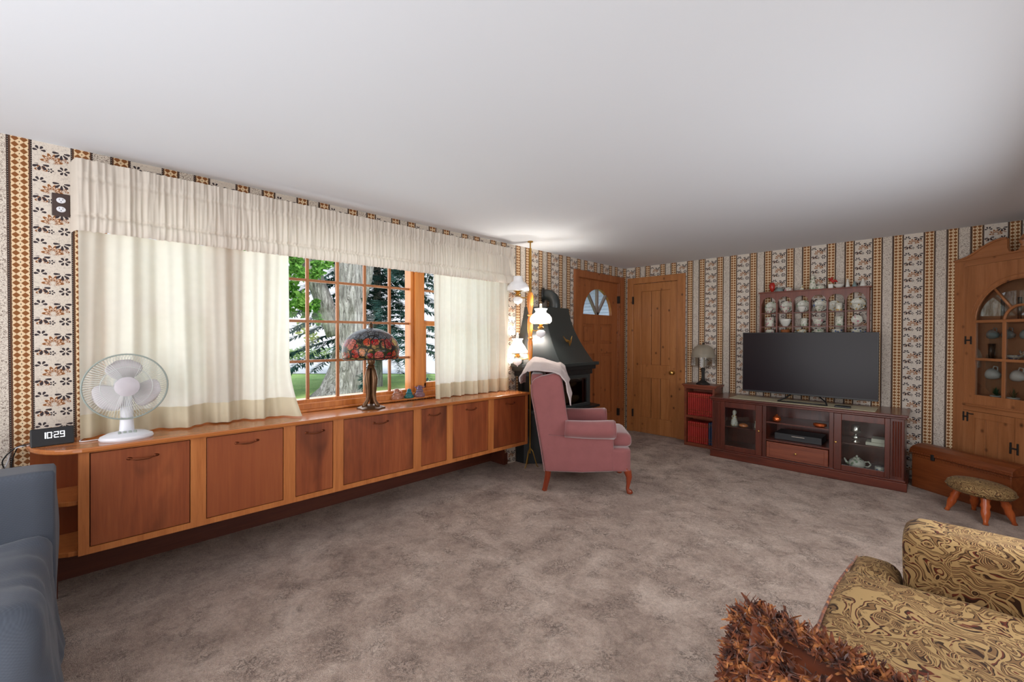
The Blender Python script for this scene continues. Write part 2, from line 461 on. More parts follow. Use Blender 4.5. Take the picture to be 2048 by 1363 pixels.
M['cabglass'] = glass('cabinet_glass', (0.93, 0.95, 0.95, 1), 0.1)
def colglass(name, col, rough=0.05):
    t = NT(name); p = t.bsdf(col, rough, trans=0.85); return t.done(p)
def milk(name, estr):
    t = NT(name); return t.done(t.bsdf(c(236, 236, 240), 0.25, emit=c(255, 246, 230), estr=estr))
M['milk_lit'] = milk('lit_milk_glass', 2.6)
M['milk'] = milk('unlit_milk_glass', 0.0)
M['china'] = plain('white_china', c(214, 212, 204), 0.25, var=0.05)
def floral_china(name, col):
    t = NT(name); P = t.pos('Object'); vo = t.voronoi(P, 34); d = E(t, vo.outputs['Distance'])
    cc = t.mix(d.lt(0.33), c(208, 206, 192), col); v2 = t.voronoi(P, 55); e = E(t, v2.outputs['Distance'])
    cc = t.mix(e.lt(0.2), cc, c(96, 122, 96)); return t.done(t.bsdf(cc, 0.25))
M['ch_pink'] = floral_china('pink_rose_china', c(188, 120, 134))
M['ch_green'] = floral_china('green_sprig_china', c(140, 158, 130))
M['ch_gold'] = floral_china('gold_leaf_china', c(186, 154, 92))
M['ch_blue'] = floral_china('blue_china', c(86, 104, 150))
M['celadon'] = plain('grey_blue_glaze', c(122, 140, 140), 0.2)
M['screen'] = plain('tv_screen', c(30, 22, 27), 0.22, var=0.02, spec=0.16)
M['red'] = plain('red_glaze', c(170, 40, 30), 0.25)
M['copper'] = plain('copper_glint', c(214, 112, 62), 0.25, 0.8)
M['silver'] = plain('silver', c(210, 208, 200), 0.2, 0.9)
M['paper'] = plain('paper', c(206, 204, 186), 0.8)
M['cloth'] = plain('lace_runner', c(190, 180, 152), 0.85, var=0.2, scale=60)
M['bookred'] = wood('red_book_cloth', c(140, 28, 24), c(176, 46, 38), c(200, 74, 56), 'z', 1.0, 0.55)
M['bookblue'] = plain('blue_book_cloth', c(34, 52, 84), 0.6)
M['frosted'] = None
def frosted():
    t = NT('frosted_glass_shade'); di = t.bsdf(c(172, 164, 148), 0.35); tr = t.n('BsdfTransparent'); tr.inputs[0].default_value = (0.9, 0.88, 0.82, 1)
    mx = t.n('MixShader'); mx.inputs[0].default_value = 0.42; t.t.links.new(di, mx.inputs[1]); t.t.links.new(tr.outputs[0], mx.inputs[2]); return t.done(mx.outputs[0])
M['frosted'] = frosted()
M['skirt'] = glass('ribbed_clear_glass', (0.8, 0.78, 0.74, 1), 0.12, 0.2)
def fan_plastic():
    t = NT('smoky_fan_blade'); di = t.bsdf(c(214, 208, 212), 0.3); tr = t.n('BsdfTransparent'); tr.inputs[0].default_value = (0.9, 0.9, 0.92, 1)
    mx = t.n('MixShader'); mx.inputs[0].default_value = 0.15; t.t.links.new(di, mx.inputs[1]); t.t.links.new(tr.outputs[0], mx.inputs[2]); return t.done(mx.outputs[0])
M['blade'] = fan_plastic()
M['cage'] = plain('white_wire_cage', c(206, 212, 208), 0.4)
M['cagerim'] = plain('grey_cage_rim', c(150, 160, 154), 0.4)
M['digit'] = plain('lit_digits', c(240, 245, 255), 0.5, emit=1, estr=2.0)
def paisley(name, sc=1.0, bright=1.0):
    t = NT(name); P = t.pos('world')
    _, wc = t.noise(P, 5.5*sc, 2, 0.5, 0.6)
    wv = t.n('VectorMath', operation='MULTIPLY_ADD'); t.put(wv.inputs[0], wc); wv.inputs[1].default_value = (0.22, 0.22, 0.22); t.put(wv.inputs[2], P)
    W = wv.outputs[0]
    f, _ = t.noise(W, 5.0*sc, 1, 0.4, 0.8)
    band = (f*13).fmod(1.0)
    gold = c(186*bright, 152*bright, 102*bright); olive = c(134*bright, 100*bright, 64*bright); wine = c(108*bright, 50*bright, 34*bright); dk = c(60*bright, 38*bright, 24*bright)
    col = t.ramp(band, [(0.0, gold), (0.22, dk), (0.29, olive), (0.46, dk), (0.53, gold), (0.70, wine), (0.80, dk), (0.88, gold)], 'CONSTANT')
    vo = t.voronoi(W, 7.0*sc); d = E(t, vo.outputs['Distance'])
    rings = (d*26).fmod(1.0)
    fl = t.ramp(rings, [(0.0, dk), (0.2, gold), (0.55, wine), (0.72, olive), (0.9, dk)], 'CONSTANT')
    col = t.mix(d.lt(0.30), col, fl)
    v3 = t.voronoi(W, 34*sc); e = E(t, v3.outputs['Distance'])
    col = t.mix(e.lt(0.26)*0.6, col, dk)
    v4 = t.voronoi(W, 15*sc, 'DISTANCE_TO_EDGE'); q = E(t, v4.outputs['Distance'])
    col = t.mix(q.lt(0.035)*0.75, col, gold)
    g, _ = t.noise(P, 500, 1)
    return t.done(t.bsdf(col, 0.7, 0, t.bump(g, 0.25, 0.002), spec=0.12, sheen=0.05))
M['paisley'] = paisley('paisley_chenille', 1.12, 0.88)
M['tapestry'] = paisley('tapestry', 1.6, 0.85)
M['rust'] = velvet('rust_velvet', c(112, 54, 26), 0.5)
def fringe_mat():
    t = NT('rust_fringe'); f, _ = t.noise(t.pos('Object'), 45, 2)
    cc = t.ramp(f, [(0.35, c(66, 28, 14)), (0.52, c(124, 62, 28)), (0.68, c(186, 120, 62))]); return t.done(t.bsdf(cc, 0.7, sheen=0.3))
M['fringe'] = fringe_mat()

# ------------------------------------------------------------------ room shell
YB, XR, YF, ZC = 5.5, 4.01, -3.0, 2.3
def struct(o): o['kind'] = 'structure'; return o
b = B(); b.box(-0.25, XR+0.15, YF-0.15, YB+0.15, -0.1, 0); struct(b.build('floor', M['carpet']))
b = B(); b.box(-0.15, XR+0.15, YF-0.15, YB+0.15, ZC, ZC+0.12); struct(b.build('ceiling', M['ceiling']))
WY = [(0.10, 0.58), (0.72, 2.03), (2.12, 2.95)]     # three window openings
WZ0, WZ1 = 0.868, 2.06
b = B()
x0, x1 = -0.14, 0.0
b.box(x0, x1, YF, -0.19, 0, ZC); b.box(-0.14, 0.0, 3.10, 3.12, 0, 0.30); b.box(-0.22, -0.14, 3.10, 3.14, 0, 0.30); b.box(-0.22, -0.14, -0.21, -0.19, 0, 0.3)
b.box(x0, x1, -0.19, 3.12, 0.30, WZ0-0.055)
b.box(x0, x1, -0.19, 3.12, WZ1, ZC)
b.box(x0, x1, -0.19, 0.06, WZ0-0.055, WZ1)
b.box(x0, x1, 2.99, 3.12, WZ0-0.055, WZ1)
b.box(x0, x1, 3.12, 4.37, 0, ZC)
b.box(x0, x1, 4.37, 5.33, 2.075, ZC)
b.box(x0, x1, 5.33, YB, 0, ZC)
wall_left = struct(b.build('wall_left', M['paper_left']))
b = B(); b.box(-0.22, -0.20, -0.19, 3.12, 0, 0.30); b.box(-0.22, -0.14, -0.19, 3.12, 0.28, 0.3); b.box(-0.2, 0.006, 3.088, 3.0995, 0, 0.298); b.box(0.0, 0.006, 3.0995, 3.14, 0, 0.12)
struct(b.build('baseboard_left', M['kick']))
b = B(); b.box(-0.14, 0.15, YB, YB+0.14, 2.066, ZC); b.box(-0.14, 0.147, YB, YB+0.14, 0, 2.066); b.box(0.147, 0.785, YB, YB+0.14, 2.066, ZC); b.box(0.785, XR, YB, YB+0.14, 0, ZC)
struct(b.build('wall_back', M['paper_tv']))
b = B(); b.box(XR, XR+0.14, YF, YB+0.14, 0, ZC); struct(b.build('wall_right', M['paper_left']))
b = B(); b.box(-0.14, XR, YF-0.14, YF, 0, ZC); struct(b.build('wall_front', M['paper_tv']))

# frame added round the side fill light; frame of the window behind the camera
fill_frame = thing('side_fill_frame', None, None, (XR, 2.6, 0.64)); fill_frame['kind'] = 'structure'
b = B(); b.box(3.985, XR, 1.44, 1.5, 0.6, 1.8); b.box(3.985, XR, 3.7, 3.76, 0.6, 1.8); b.box(3.985, XR, 1.44, 3.76, 0.58, 0.66); b.box(3.985, XR, 1.44, 3.76, 1.74, 1.8); b.box(3.99, XR, 2.58, 2.62, 0.6, 1.8)
b.build('window_frame', M['window'], fill_frame, w=True, bevel=0.005)
w5 = thing('window_5', None, None, (2.1, YF, 0.4)); w5['kind'] = 'structure'
b = B(); b.box(0.33, 0.4, YF, YF+0.03, 0.38, 2.2); b.box(3.8, 3.87, YF, YF+0.03, 0.38, 2.2); b.box(0.33, 3.87, YF, YF+0.03, 0.38, 0.45); b.box(0.33, 3.87, YF, YF+0.03, 2.15, 2.22); b.box(2.07, 2.13, YF, YF+0.03, 0.38, 2.2)
b.build('window_frame', M['window'], w5, w=True, bevel=0.005)

# ------------------------------------------------------------------ windows
def muntins(parent, ys, zs, y0, y1, z0, z1, x=-0.06, wd=0.011):
    for y in ys:
        bb = B(); bb.box(x-0.012, x+0.012, y-wd, y+wd, z0, z1); bb.build('muntin', M['muntin'], parent, bevel=0.004)
    for z in zs:
        bb = B(); bb.box(x-0.010, x+0.010, y0, y1, z-wd*0.9, z+wd*0.9); bb.build('muntin', M['muntin'], parent, bevel=0.004)
def window(name, y0, y1, ys, zs, label, hung=False):
    w = thing(name, None, None, (0, y0, WZ0)); w['kind'] = 'structure'
    bb = B(); f = 0.012 if hung else 0.03
    bb.box(-0.12, -0.02, y0-0.0, y0+f, WZ0, WZ1); bb.box(-0.12, -0.02, y1-f, y1, WZ0, WZ1)
    bb.box(-0.12, -0.02, y0, y1, WZ0-0.035, WZ0+0.012); bb.box(-0.12, -0.02, y0, y1, WZ1-0.03, WZ1)
    bb.build('window_frame', M['window'], w, w=True, bevel=0.006)
    if hung:
        bb = B(); bb.box(-0.085, -0.035, y0+f, y1-f, 1.425, 1.47); bb.box(-0.085, -0.035, y0+f, y0+f+0.035, WZ0+0.01, 1.43); bb.box(-0.085, -0.035, y1-f-0.035, y1-f, WZ0+0.01, 1.43)
        bb.box(-0.085, -0.035, y0+f, y1-f, WZ0+0.01, WZ0+0.06)
        bb.build('sash', M['window'], w, w=True, bevel=0.006)
    mu = B()
    for y in ys:
        k = B(); k.box(-0.072, -0.048, y-0.0105, y+0.0105, WZ0, WZ1-0.02); k.build('muntin', M['muntin'], w, w=True, bevel=0.004)
    for z in zs:
        k = B(); k.box(-0.070, -0.050, y0+f, y1-f, z-0.0095, z+0.0095); k.build('muntin', M['muntin'], w, w=True, bevel=0.004)
    g = B(); g.box(-0.063, -0.059, y0+f-0.005, y1-f+0.005, WZ0, WZ1-0.02); g.build('pane', M['glass'], w, w=True)
    return w
window('window_1', 0.72, 2.03, [0.945, 1.163, 1.382, 1.60, 1.818], [1.152, 1.442, 1.738], '')
window('window_2', 0.10, 0.58, [0.34], [1.152, 1.738], '', True)
window('window_3', 2.12, 2.95, [2.56], [1.738], '', True)
# casings / mullions between windows, head and sill
b = B()
for (a, d) in [(0.04, 0.10), (0.58, 0.72), (2.03, 2.12), (2.95, 3.01)]:
    b.box(-0.14, 0.004, a, d, WZ0-0.02, WZ1)
    m = (a+d)/2
    if d-a > 0.1:
        b.box(0.004, 0.014, a-0.035, a+0.012, WZ0-0.02, WZ1); b.box(0.004, 0.016, m-0.03, m+0.03, WZ0-0.02, WZ1); b.box(0.004, 0.014, d-0.012, d+0.008, WZ0-0.02, WZ1)
b.box(-0.14, 0.008, 0.0, 3.05, WZ1, WZ1+0.07)
struct(b.build('trim_1', M['window'], bevel=0.003))
b = B(); b.box(-0.14, 0.012, 0.0, 3.02, WZ0-0.055, WZ0-0.012); b.box(0.0, 0.045, 0.0, 3.02, 0.80, 0.815)
struct(b.build('trim_2', M['window'], bevel=0.004))

# ------------------------------------------------------------------ front door (left wall)
d1 = thing('door_1', None, None, (0, 4.845, 0)); d1['kind'] = 'structure'
b = B(); b.box(0, 0.022, 4.285, 4.367, 0, 2.165); b.box(0, 0.022, 5.33, 5.47, 0, 2.165); b.box(0, 0.022, 4.367, 5.33, 2.075, 2.165)
b.box(-0.14, 0.0, 4.355, 4.372, 0, 2.08); b.box(-0.14, 0, 5.325, 5.345, 0, 2.08); b.box(-0.14, 0, 4.36, 5.34, 2.07, 2.09)
b.build('casing', M['pine_dark'], d1, w=True, bevel=0.004)
yc, zb, R = 4.843, 1.62, 0.338
b = B(); xa, xb = -0.05, -0.008
b.box(xa, xb, 4.372, 4.505, 0.01, 2.068); b.box(xa, xb, 5.182, 5.325, 0.01, 2.068)
b.box(xa, xb, 4.505, 5.182, 1.497, zb); b.box(xa, xb, 4.505, 5.182, 1.11, 1.236); b.box(xa, xb, 4.505, 5.182, 0.01, 0.29)
b.box(xa, xb, 4.755, 4.905, 0.29, 1.11); b.box(xa, xb, 4.755, 4.905, 1.236, 1.497)
arc = arcp(yc, zb, R, 180, 0, 20)
for i in range(20):
    (ya, za), (yb2, zb2) = arc[i], arc[i+1]
    b.prism([(ya, za), (yb2, zb2), (yb2, 2.068), (ya, 2.068)], xa, xb, 'x')
b.build('door_leaf', M['pine_dark'], d1, w=True)
for (ya, yb2, za, zb2) in [(4.505, 4.755, 1.236, 1.497), (4.905, 5.182, 1.236, 1.497), (4.505, 4.755, 0.29, 1.11), (4.905, 5.182, 0.29, 1.11)]:
    k = B(); k.box(-0.045, -0.028, ya-0.003, yb2+0.003, za-0.003, zb2+0.003); k.box(-0.03, -0.018, ya+0.035, yb2-0.035, za+0.035, zb2-0.035); k.build('door_panel', M['pine_dark'], d1, w=True, bevel=0.008)
for a in (90, 128, 52):
    dx, dz = math.cos(math.radians(a)), math.sin(math.radians(a)); px, pz = -dz, dx; h = 0.015
    k = B(); k.prism([(yc+px*h, zb+pz*h), (yc-px*h, zb-pz*h), (yc-px*h+dx*R, zb-pz*h+dz*R), (yc+px*h+dx*R, zb+pz*h+dz*R)], xa+0.005, xb-0.004, 'x')
    k.build('muntin', M['greymunt'], d1, w=True)
k = B(); k.prism(arcp(yc, zb, R+0.004, 180, 0, 20), -0.032, -0.028, 'x'); k.build('pane', M['glass'], d1, w=True)
for z in (1.795, 0.225):
    k = B(); k.box(-0.008, 0.026, 5.318, 5.345, z, z+0.1); k.build('hinge', M['iron'], d1, w=True)
k = B(); k.lathe([(0.012, 0), (0.012, 0.03), (0.028, 0.04), (0.03, 0.06), (0.02, 0.075)], 14, (0, 4.42, 0.9), Matrix.Rotation(PI/2, 4, 'Y')); k.build('door_knob', M['brass'], d1, w=True, smooth=True)
# ------------------------------------------------------------------ plank door (back wall)
d2 = thing('door_2', None, None, (0.466, YB, 0)); d2['kind'] = 'structure'
b = B(); y0, y1 = YB-0.022, YB
b.box(0.06, 0.148, y0, y1, 0, 2.15); b.box(0.784, 0.886, y0, y1, 0, 2.15); b.box(0.148, 0.784, y0, y1, 2.066, 2.15)
b.box(0.146, 0.152, y0, YB+0.1, 0, 2.07); b.box(0.780, 0.786, y0, YB+0.1, 0, 2.07)
b.build('casing', M['pine'], d2, w=True, bevel=0.004)
b = B(); y0, y1 = YB-0.004, YB+0.04
b.box(0.153, 0.267, y0, y1, 0.002, 2.062); b.box(0.680, 0.779, y0, y1, 0.002, 2.062)
b.box(0.267, 0.680, y0, y1, 1.955, 2.062); b.box(0.267, 0.680, y0, y1, 0.765, 0.945); b.box(0.267, 0.680, y0, y1, 0.002, 0.215)
b.build('door_leaf', M['pine'], d2, w=True, bevel=0.002)
for (za, zb2) in ((0.945, 1.955), (0.215, 0.765)):
    for (xa, xb) in ((0.267, 0.405), (0.413, 0.539), (0.547, 0.680)):
        k = B(); k.box(xa, xb, YB+0.010, YB+0.03, za, zb2); k.build('plank', M['pine'], d2, w=True, bevel=0.003)
k = B(); k.box(0.15, 0.783, YB+0.041, YB+0.05, 0.0, 2.066); k.box(0.262, 0.685, YB+0.031, YB+0.041, 0.2, 1.96); k.build('backing', M['pine'], d2, w=True)
for z in (1.785, 0.21):
    k = B(); k.box(0.14, 0.156, YB-0.028, YB-0.004, z, z+0.105); k.build('hinge', M['iron'], d2, w=True)
k = B(); k.lathe([(0.03, 0), (0.03, 0.006), (0.012, 0.008), (0.012, 0.03), (0.026, 0.038), (0.031, 0.055), (0.026, 0.068), (0.008, 0.075)], 18, (0.722, YB-0.004, 0.858), Matrix.Rotation(PI/2, 4, 'X'))
k.build('door_knob', M['brass'], d2, w=True, smooth=True)

# ------------------------------------------------------------------ window cabinet (tilted slightly off level to line up in the camera view)
TILT = -0.0075
def zc(y): return 0.808 + TILT*y           # top of the counter
cab = thing('window_cabinet', 'long low orange-brown wooden cabinet with seven fold-down doors under the picture window', 'cabinet', (0.0, 0.0, 0.0), 0, None, TILT)
XF = 0.32
doors = [(0.025, 0.414), (0.484, 0.879), (0.948, 1.186), (1.255, 1.805), (1.875, 2.122), (2.182, 2.583), (2.648, 3.074)]
zt, zbm, dt, db = 0.785, 0.297, 0.778, 0.328
b = B()
b.box(0.003, XF-0.018, -0.012, 3.1, zbm, zbm+0.016)
b.box(0.003, XF-0.018, -0.012, 0.004, zbm, zt); b.box(0.003, XF-0.018, 3.086, 3.1, zbm, zt)
b.box(0.003, 0.012, 0, 3.09, zbm, zt)
b.build('carcass', M['door2'], cab, bevel=0.001)
b = B()
prev = -0.013
for i, (ya, yb) in enumerate(doors):
    b.box(XF-0.018, XF, prev, ya, zbm, zt); prev = yb
    b.box(XF-0.018, XF, ya, yb, zbm, db-0.002*0)
    b.box(XF-0.018, XF, ya, yb, dt, zt)
b.box(XF-0.018, XF, prev, 3.107, zbm, zt)
b.build('face_frame', M['frame'], cab)
for i, (ya, yb) in enumerate(doors):
    g = 0.0035
    d = B(); d.box(XF-0.02, XF-0.002, ya+g, yb-g, db+g, dt-g)
    dd = d.build('door', M['door2'] if i in (1,) else M['door'], cab, bevel=0.0015)
    origin_to(dd, (XF, (ya+yb)/2, 0.5)) if False else None
    ym = (ya+yb)/2; zh = dt-0.055; w2 = 0.052
    h = B(); pts = []
    for k in range(13):
        u = k/12; yy = ym-w2+2*w2*u
        pts.append((XF+0.004+0.018*math.sin(PI*u)**0.6, yy, zh-0.006*math.sin(PI*u)))
    h.tube(pts, [0.0045 if 2 < k < 10 else 0.0028 for k in range(13)], 6)
    for sgn in (-1, 1): h.lathe([(0.008, 0), (0.006, 0.004), (0.002, 0.008)], 8, (XF-0.002, ym+sgn*w2, zh), Matrix.Rotation(PI/2, 4, 'Y'), sy=1.6)
    h.build('handle', M['handle'], dd, smooth=True)
b = B(); b.box(XF-0.026, XF-0.021, 0, 3.09, zbm+0.016, zt); b.build('backing', M['dark_gap'], cab)
# counter
ct = thing('countertop', 'long narrow varnished wooden counter with a rounded left end below the curtains', 'counter', (0, 0, 0), 0, None, TILT)
pts = [(0.002, 3.112), (0.345, 3.112), (0.345, 0.0)]
pts += [(0.345*math.cos(a)+0.0, -0.195*math.sin(a)) for a in [PI/2*k/10 for k in range(1, 11)]]
pts[-1] = (0.002, -0.195)
b = B(); b.prism(pts, zt, 0.808, 'z'); b.build('top', M['counter'], ct, bevel=0.006)
# rounded open end shelf
es = thing('end_shelf', 'rounded open corner shelf closing the left end of the window cabinet', 'shelf', (0, 0, 0), 0, None, TILT)
for z in (0.297, 0.535):
    pts = [(0.003, -0.013), (0.305, -0.013)] + [(0.305*math.cos(a), -0.013-0.165*math.sin(a)) for a in [PI/2*k/8 for k in range(1, 9)]]
    b = B(); b.prism(pts, z, z+0.022, 'z'); b.build('shelf', M['frame'], es, bevel=0.003)
b = B(); b.box(0.003, 0.012, -0.18, -0.013, 0.297, zt); b.build('back_panel', M['door2'], es)
b = B(); b.box(0.003, 0.02, -0.10, -0.085, 0.0, 0.297); b.build('bracket', M['kick'], es)

# ------------------------------------------------------------------ curtains
def fold(y, seed, spec):
    s = 0
    for (amp, fr, ph) in spec: s += amp*math.sin(fr*y+ph+0.8*math.sin(y*3.1+seed))
    return s
def make_curtain(name, y0, y1, z0f, z1, xc, spec, seed, label, flare=None, nu=260):
    root = thing(name, label, 'curtain', (xc, (y0+y1)/2, z1))
    def f(u, v):
        y = y0+(y1-y0)*u; zb_ = z0f(y); z = z1+(zb_-z1)*v
        k = 0.55+0.75*v
        x = xc + fold(y + 0.02*v*math.sin(7*y+seed), seed, spec)*k + 0.006*noise.noise(Vector((y*9, z*2.5, seed)))
        if flare: dx, dy = flare(u, v, y); x += dx; y += dy
        return (x, y, z)
    bb = B(); bb.grid(f, nu, 30); bb.build('drape', M['curtain'], root, w=True, smooth='all')
    def fh(u, v):
        x, y, z = f(u, 0.885+0.113*v); return (x+0.003, y, z-0.001)
    bb = B(); bb.grid(fh, nu, 5); bb.build('hem', M['hem'], root, w=True, smooth='all')
    return root
spL = [(0.026, 33, 0.3), (0.010, 91, 1.0), (0.008, 17, 0.5)]
def flareL(u, v, y):
    t = max(0, (u-0.86)/0.14); k = max(0, (v-0.62)/0.38)
    return (0.10*t*k*k, 0.045*t*k**2)
make_curtain('curtain', 0.0, 0.985, lambda y: max(zc(y)+0.008, 0), 1.87, 0.095, spL, 1.3, 'wide ivory brocade curtain left of the bare window panes, behind the fan', flareL)
spR = [(0.020, 44, 0.9), (0.010, 103, 2.0), (0.008, 15, 0.2)]
def flareR(u, v, y):
    t = max(0, 1-u/0.12); return (0.05*t*v, -0.02*t*v)
make_curtain('curtain', 2.145, 3.08, lambda y: zc(y)+0.006, 1.87, 0.095, spR, 4.1, 'ivory brocade curtain right of the window, beside the pole lamp', flareR)
def make_valance(y0, y1, seed, label, ret=False):
    root = thing('valance', label, 'valance', (0.13, (y0+y1)/2, 2.22))
    L = y1-y0
    prof = [(0.0, 2.222), (0.30, 2.135), (0.345, 2.125), (0.4, 2.10), (0.75, 1.948), (0.78, 1.938), (0.84, 1.91), (0.97, 1.872), (1.0, 1.862)]
    def f(u, v):
        y = y0+L*u
        z = 2.222+(1.862-2.222)*v
        # gathers
        g = (0.5+0.5*math.sin(y*210+3*noise.noise(Vector((y*14, 0, seed)))*2.2))
        g2 = noise.noise(Vector((y*34+seed, z*3.5, 0.3)))*1.0
        g3 = noise.noise(Vector((y*90+seed, z*5, 7.3)))
        amp = 0.012 if v < 0.24 else 0.013
        x = 0.130 + g2*0.009 + g3*0.006 + (g-0.5)*0.005
        if 0.19 < v < 0.30: x += -0.008*math.sin((v-0.19)/0.11*PI)         # rod stitch
        if 0.76 < v < 0.80: x -= 0.010                                        # stitch line above lower pocket
        if v >= 0.80: x += 0.012*math.sin((v-0.80)/0.20*PI)**0.6 + 0.002
        if ret and y < y0+0.03:
            t = (y0+0.03-y)/0.03; x = x*(1-t**2) + 0.01*t**2
        zz = z + 0.004*noise.noise(Vector((y*60, 1.0, seed)))
        return (x, y, zz)
    bb = B(); bb.grid(f, int(L*330), 46); bb.build('ruffle', M['valance'], root, w=True, smooth='all')
    r = B(); r.cyl((0.09, y0+0.05, 2.13), (0.095, y1-0.01, 2.13), 0.007, n=8); r.build('rod', M['white'], root, w=True)
make_valance(-0.026, 0.984, 2.0, 'gathered cream valance section above the left curtain', True)
make_valance(0.980, 2.142, 5.0, 'gathered cream valance section above the bare window panes')
make_valance(2.138, 3.12, 9.0, 'gathered cream valance section above the right curtain')

# ------------------------------------------------------------------ wall outlet
o = thing('wall_outlet', 'brown wall plate with two white sockets beside the valance', 'outlet', (0, -0.059, 2.0))
b = B(); b.box(0.0, 0.006, -0.092, -0.0275, 1.942, 2.057); b.build('plate', plain('brown_plate', c(66, 50, 46), 0.4), o, w=True, bevel=0.003)
for z in (2.022, 1.977):
    s_ = B(); s_.lathe([(0.017, 0), (0.017, 0.004), (0.015, 0.006)], 16, (0.006, -0.059, z), Matrix.Rotation(PI/2, 4, 'Y'), sy=1.0, sx=0.85); sk = s_.build('socket', M['white'], o, w=True, smooth=True)
    s_ = B()
    for dy in (-0.006, 0.006): s_.box(0.0115, 0.0125, -0.059+dy-0.001, -0.059+dy+0.001, z+0.0, z+0.007)
    s_.box(0.0115, 0.0125, -0.061, -0.057, z-0.009, z-0.005); s_.build('slot', M['black'], sk, w=True)

# ------------------------------------------------------------------ desk fan
FX, FY = 0.215, 0.17
zf = zc(FY)
fan = thing('desk_fan', 'white three-blade desk fan with wire cage on the left of the counter', 'fan', (FX, FY, zf), 0)
axis = Vector((CAM[0]-FX, CAM[1]-0.02-FY, 0.0)).normalized()   # the fan looks into the room
ang = math.atan2(axis.y, axis.x)+0.06
RZ = Matrix.Rotation(ang, 4, 'Z')
b = B(); b.lathe([(0.098, 0), (0.102, 0.008), (0.098, 0.02), (0.07, 0.034), (0.03, 0.042), (0.012, 0.044)], 36, M=RZ, sx=0.86, sy=1.05)
b.build('base', M['white'], fan, smooth=True)
for k in range(4):
    q = B(); p = RZ @ Vector((0.045, -0.03+0.02*k, 0.03)); q.box(p.x-0.006, p.x+0.006, p.y-0.006, p.y+0.006, 0.026, 0.046); q.build('button', M['cagerim'], fan, bevel=0.002)
b = B(); b.lathe([(0.028, 0.03), (0.024, 0.10), (0.021, 0.2), (0.024, 0.28)], 16, M=RZ, sx=0.8, sy=1.1); b.build('neck', M['white'], fan, smooth=True)
HC = 0.268
MF = Matrix.Translation((0, 0, HC)) @ RZ @ Matrix.Rotation(math.radians(-3), 4, 'Y') @ Matrix.Rotation(PI/2, 4, 'Y')   # local z -> forward
def mf(x, y, z): return MF @ Vector((x, y, z))
b = B(); b.lathe([(0.02, -0.11), (0.045, -0.10), (0.05, -0.05), (0.048, -0.02)], 20, M=MF); b.build('motor_housing', M['white'], fan, smooth=True)
RC = 0.165
rim = B(); rim.tube([mf(RC*math.cos(a), RC*math.sin(a), 0.012) for a in [2*PI*k/60 for k in range(60)]], 0.0042, 6, closed=True)
rim.build('cage_rim', M['cagerim'], fan, smooth='all')
cg = B()
for side, d0 in ((1, 0.052), (-1, -0.045)):
    for k in range(80):
        a = 2*PI*k/80; sw = 0.55*side
        pp = []
        for j in range(6):
            t = j/5; r = 0.045+(RC-0.047)*t; aa = a+sw*(t-1)*0.35
            pp.append(mf(r*math.cos(aa), r*math.sin(aa), 0.012+(d0-0.012)*(1-t**3)**0.8))
        cg.tube(pp, 0.0009, 3, cap=False)
    for rr in (0.10,):
        t = (rr-0.045)/(RC-0.047)
        cg.tube([mf(rr*math.cos(a), rr*math.sin(a), 0.012+(d0-0.012)*(1-t**3)**0.8) for a in [2*PI*k/40 for k in range(40)]], 0.0011, 4, closed=True)
co = cg.build('wire_cage', M['cage'], fan); co['kind'] = 'stuff'
b = B(); b.lathe([(0.05, 0.045), (0.049, 0.053), (0.03, 0.060), (0.008, 0.062)], 24, M=MF); b.build('badge', plain('fan_badge', c(196, 190, 196), 0.35), fan, smooth=True)
for k in range(3):
    a0 = math.radians(65+120*k)
    def bl(u, v, a0=a0):
        r = 0.03+0.108*v; wdt = 0.62*(0.55+0.75*math.sin(PI*min(1, v*0.62+0.2)))
        if v > 0.8: wdt *= math.sqrt(max(0.02, 1-((v-0.8)/0.2)**2*0.85))
        aa = a0+(u-0.5)*2*wdt*(0.95)
        return mf(r*math.cos(aa), r*math.sin(aa), 0.012+(u-0.5)*0.04)
    q = B(); q.grid(bl, 14, 12); q.build('blade', M['blade'], fan, smooth='all', solid=0.0015)
# ------------------------------------------------------------------ digital clock
CY = -0.095; zk = zc(CY)
clk = thing('digital_clock', 'black digital clock showing ten twenty-nine in white on the counter end', 'clock', (0.125, CY, zk), math.radians(5), None)
b = B(); b.prism([(0.045, 0.0), (0.018, 0.082), (0.004, 0.082), (-0.045, 0.0)], -0.0725, 0.0725, 'y'); b.build('body', M['black'], clk, bevel=0.005, seg=3)
# seven segment digits on the slanted face
def seg_digit(ch, y0, w, h, zz, B_):
    segs = {'1': 'bc', '0': 'abcdef', '2': 'abged', '9': 'abcdfg'}[ch]; th = 0.0026
    P = {'a': (0, w, h-th, h), 'd': (0, w, 0, th), 'g': (0, w, h/2-th/2, h/2+th/2), 'f': (0, th, h/2, h), 'e': (0, th, 0, h/2), 'b': (w-th, w, h/2, h), 'c': (w-th, w, 0, h/2)}
    for s_ in segs:
        a0, a1, z0_, z1_ = P[s_]
        B_.box(0, 0.0012, y0+a0, y0+a1, zz+z0_, zz+z1_, MC)
MC = Matrix.Translation((0.0455-0.008, 0, 0.022)) @ Matrix.Rotation(math.radians(-18.3), 4, 'Y')
dg = B()
dg.box(0, 0.0012, -0.026, -0.0215, 0.014, 0.043, MC)
for ch, y_ in (('0', -0.0185), ('2', 0.0045), ('9', 0.0245)): seg_digit(ch, y_, 0.0155, 0.029, 0.014, dg)
dg.box(0, 0.0012, 0.0002, 0.0018, 0.022, 0.024, MC); dg.box(0, 0.0012, 0.0002, 0.0018, 0.036, 0.038, MC)
dg.build('digits', M['digit'], clk)

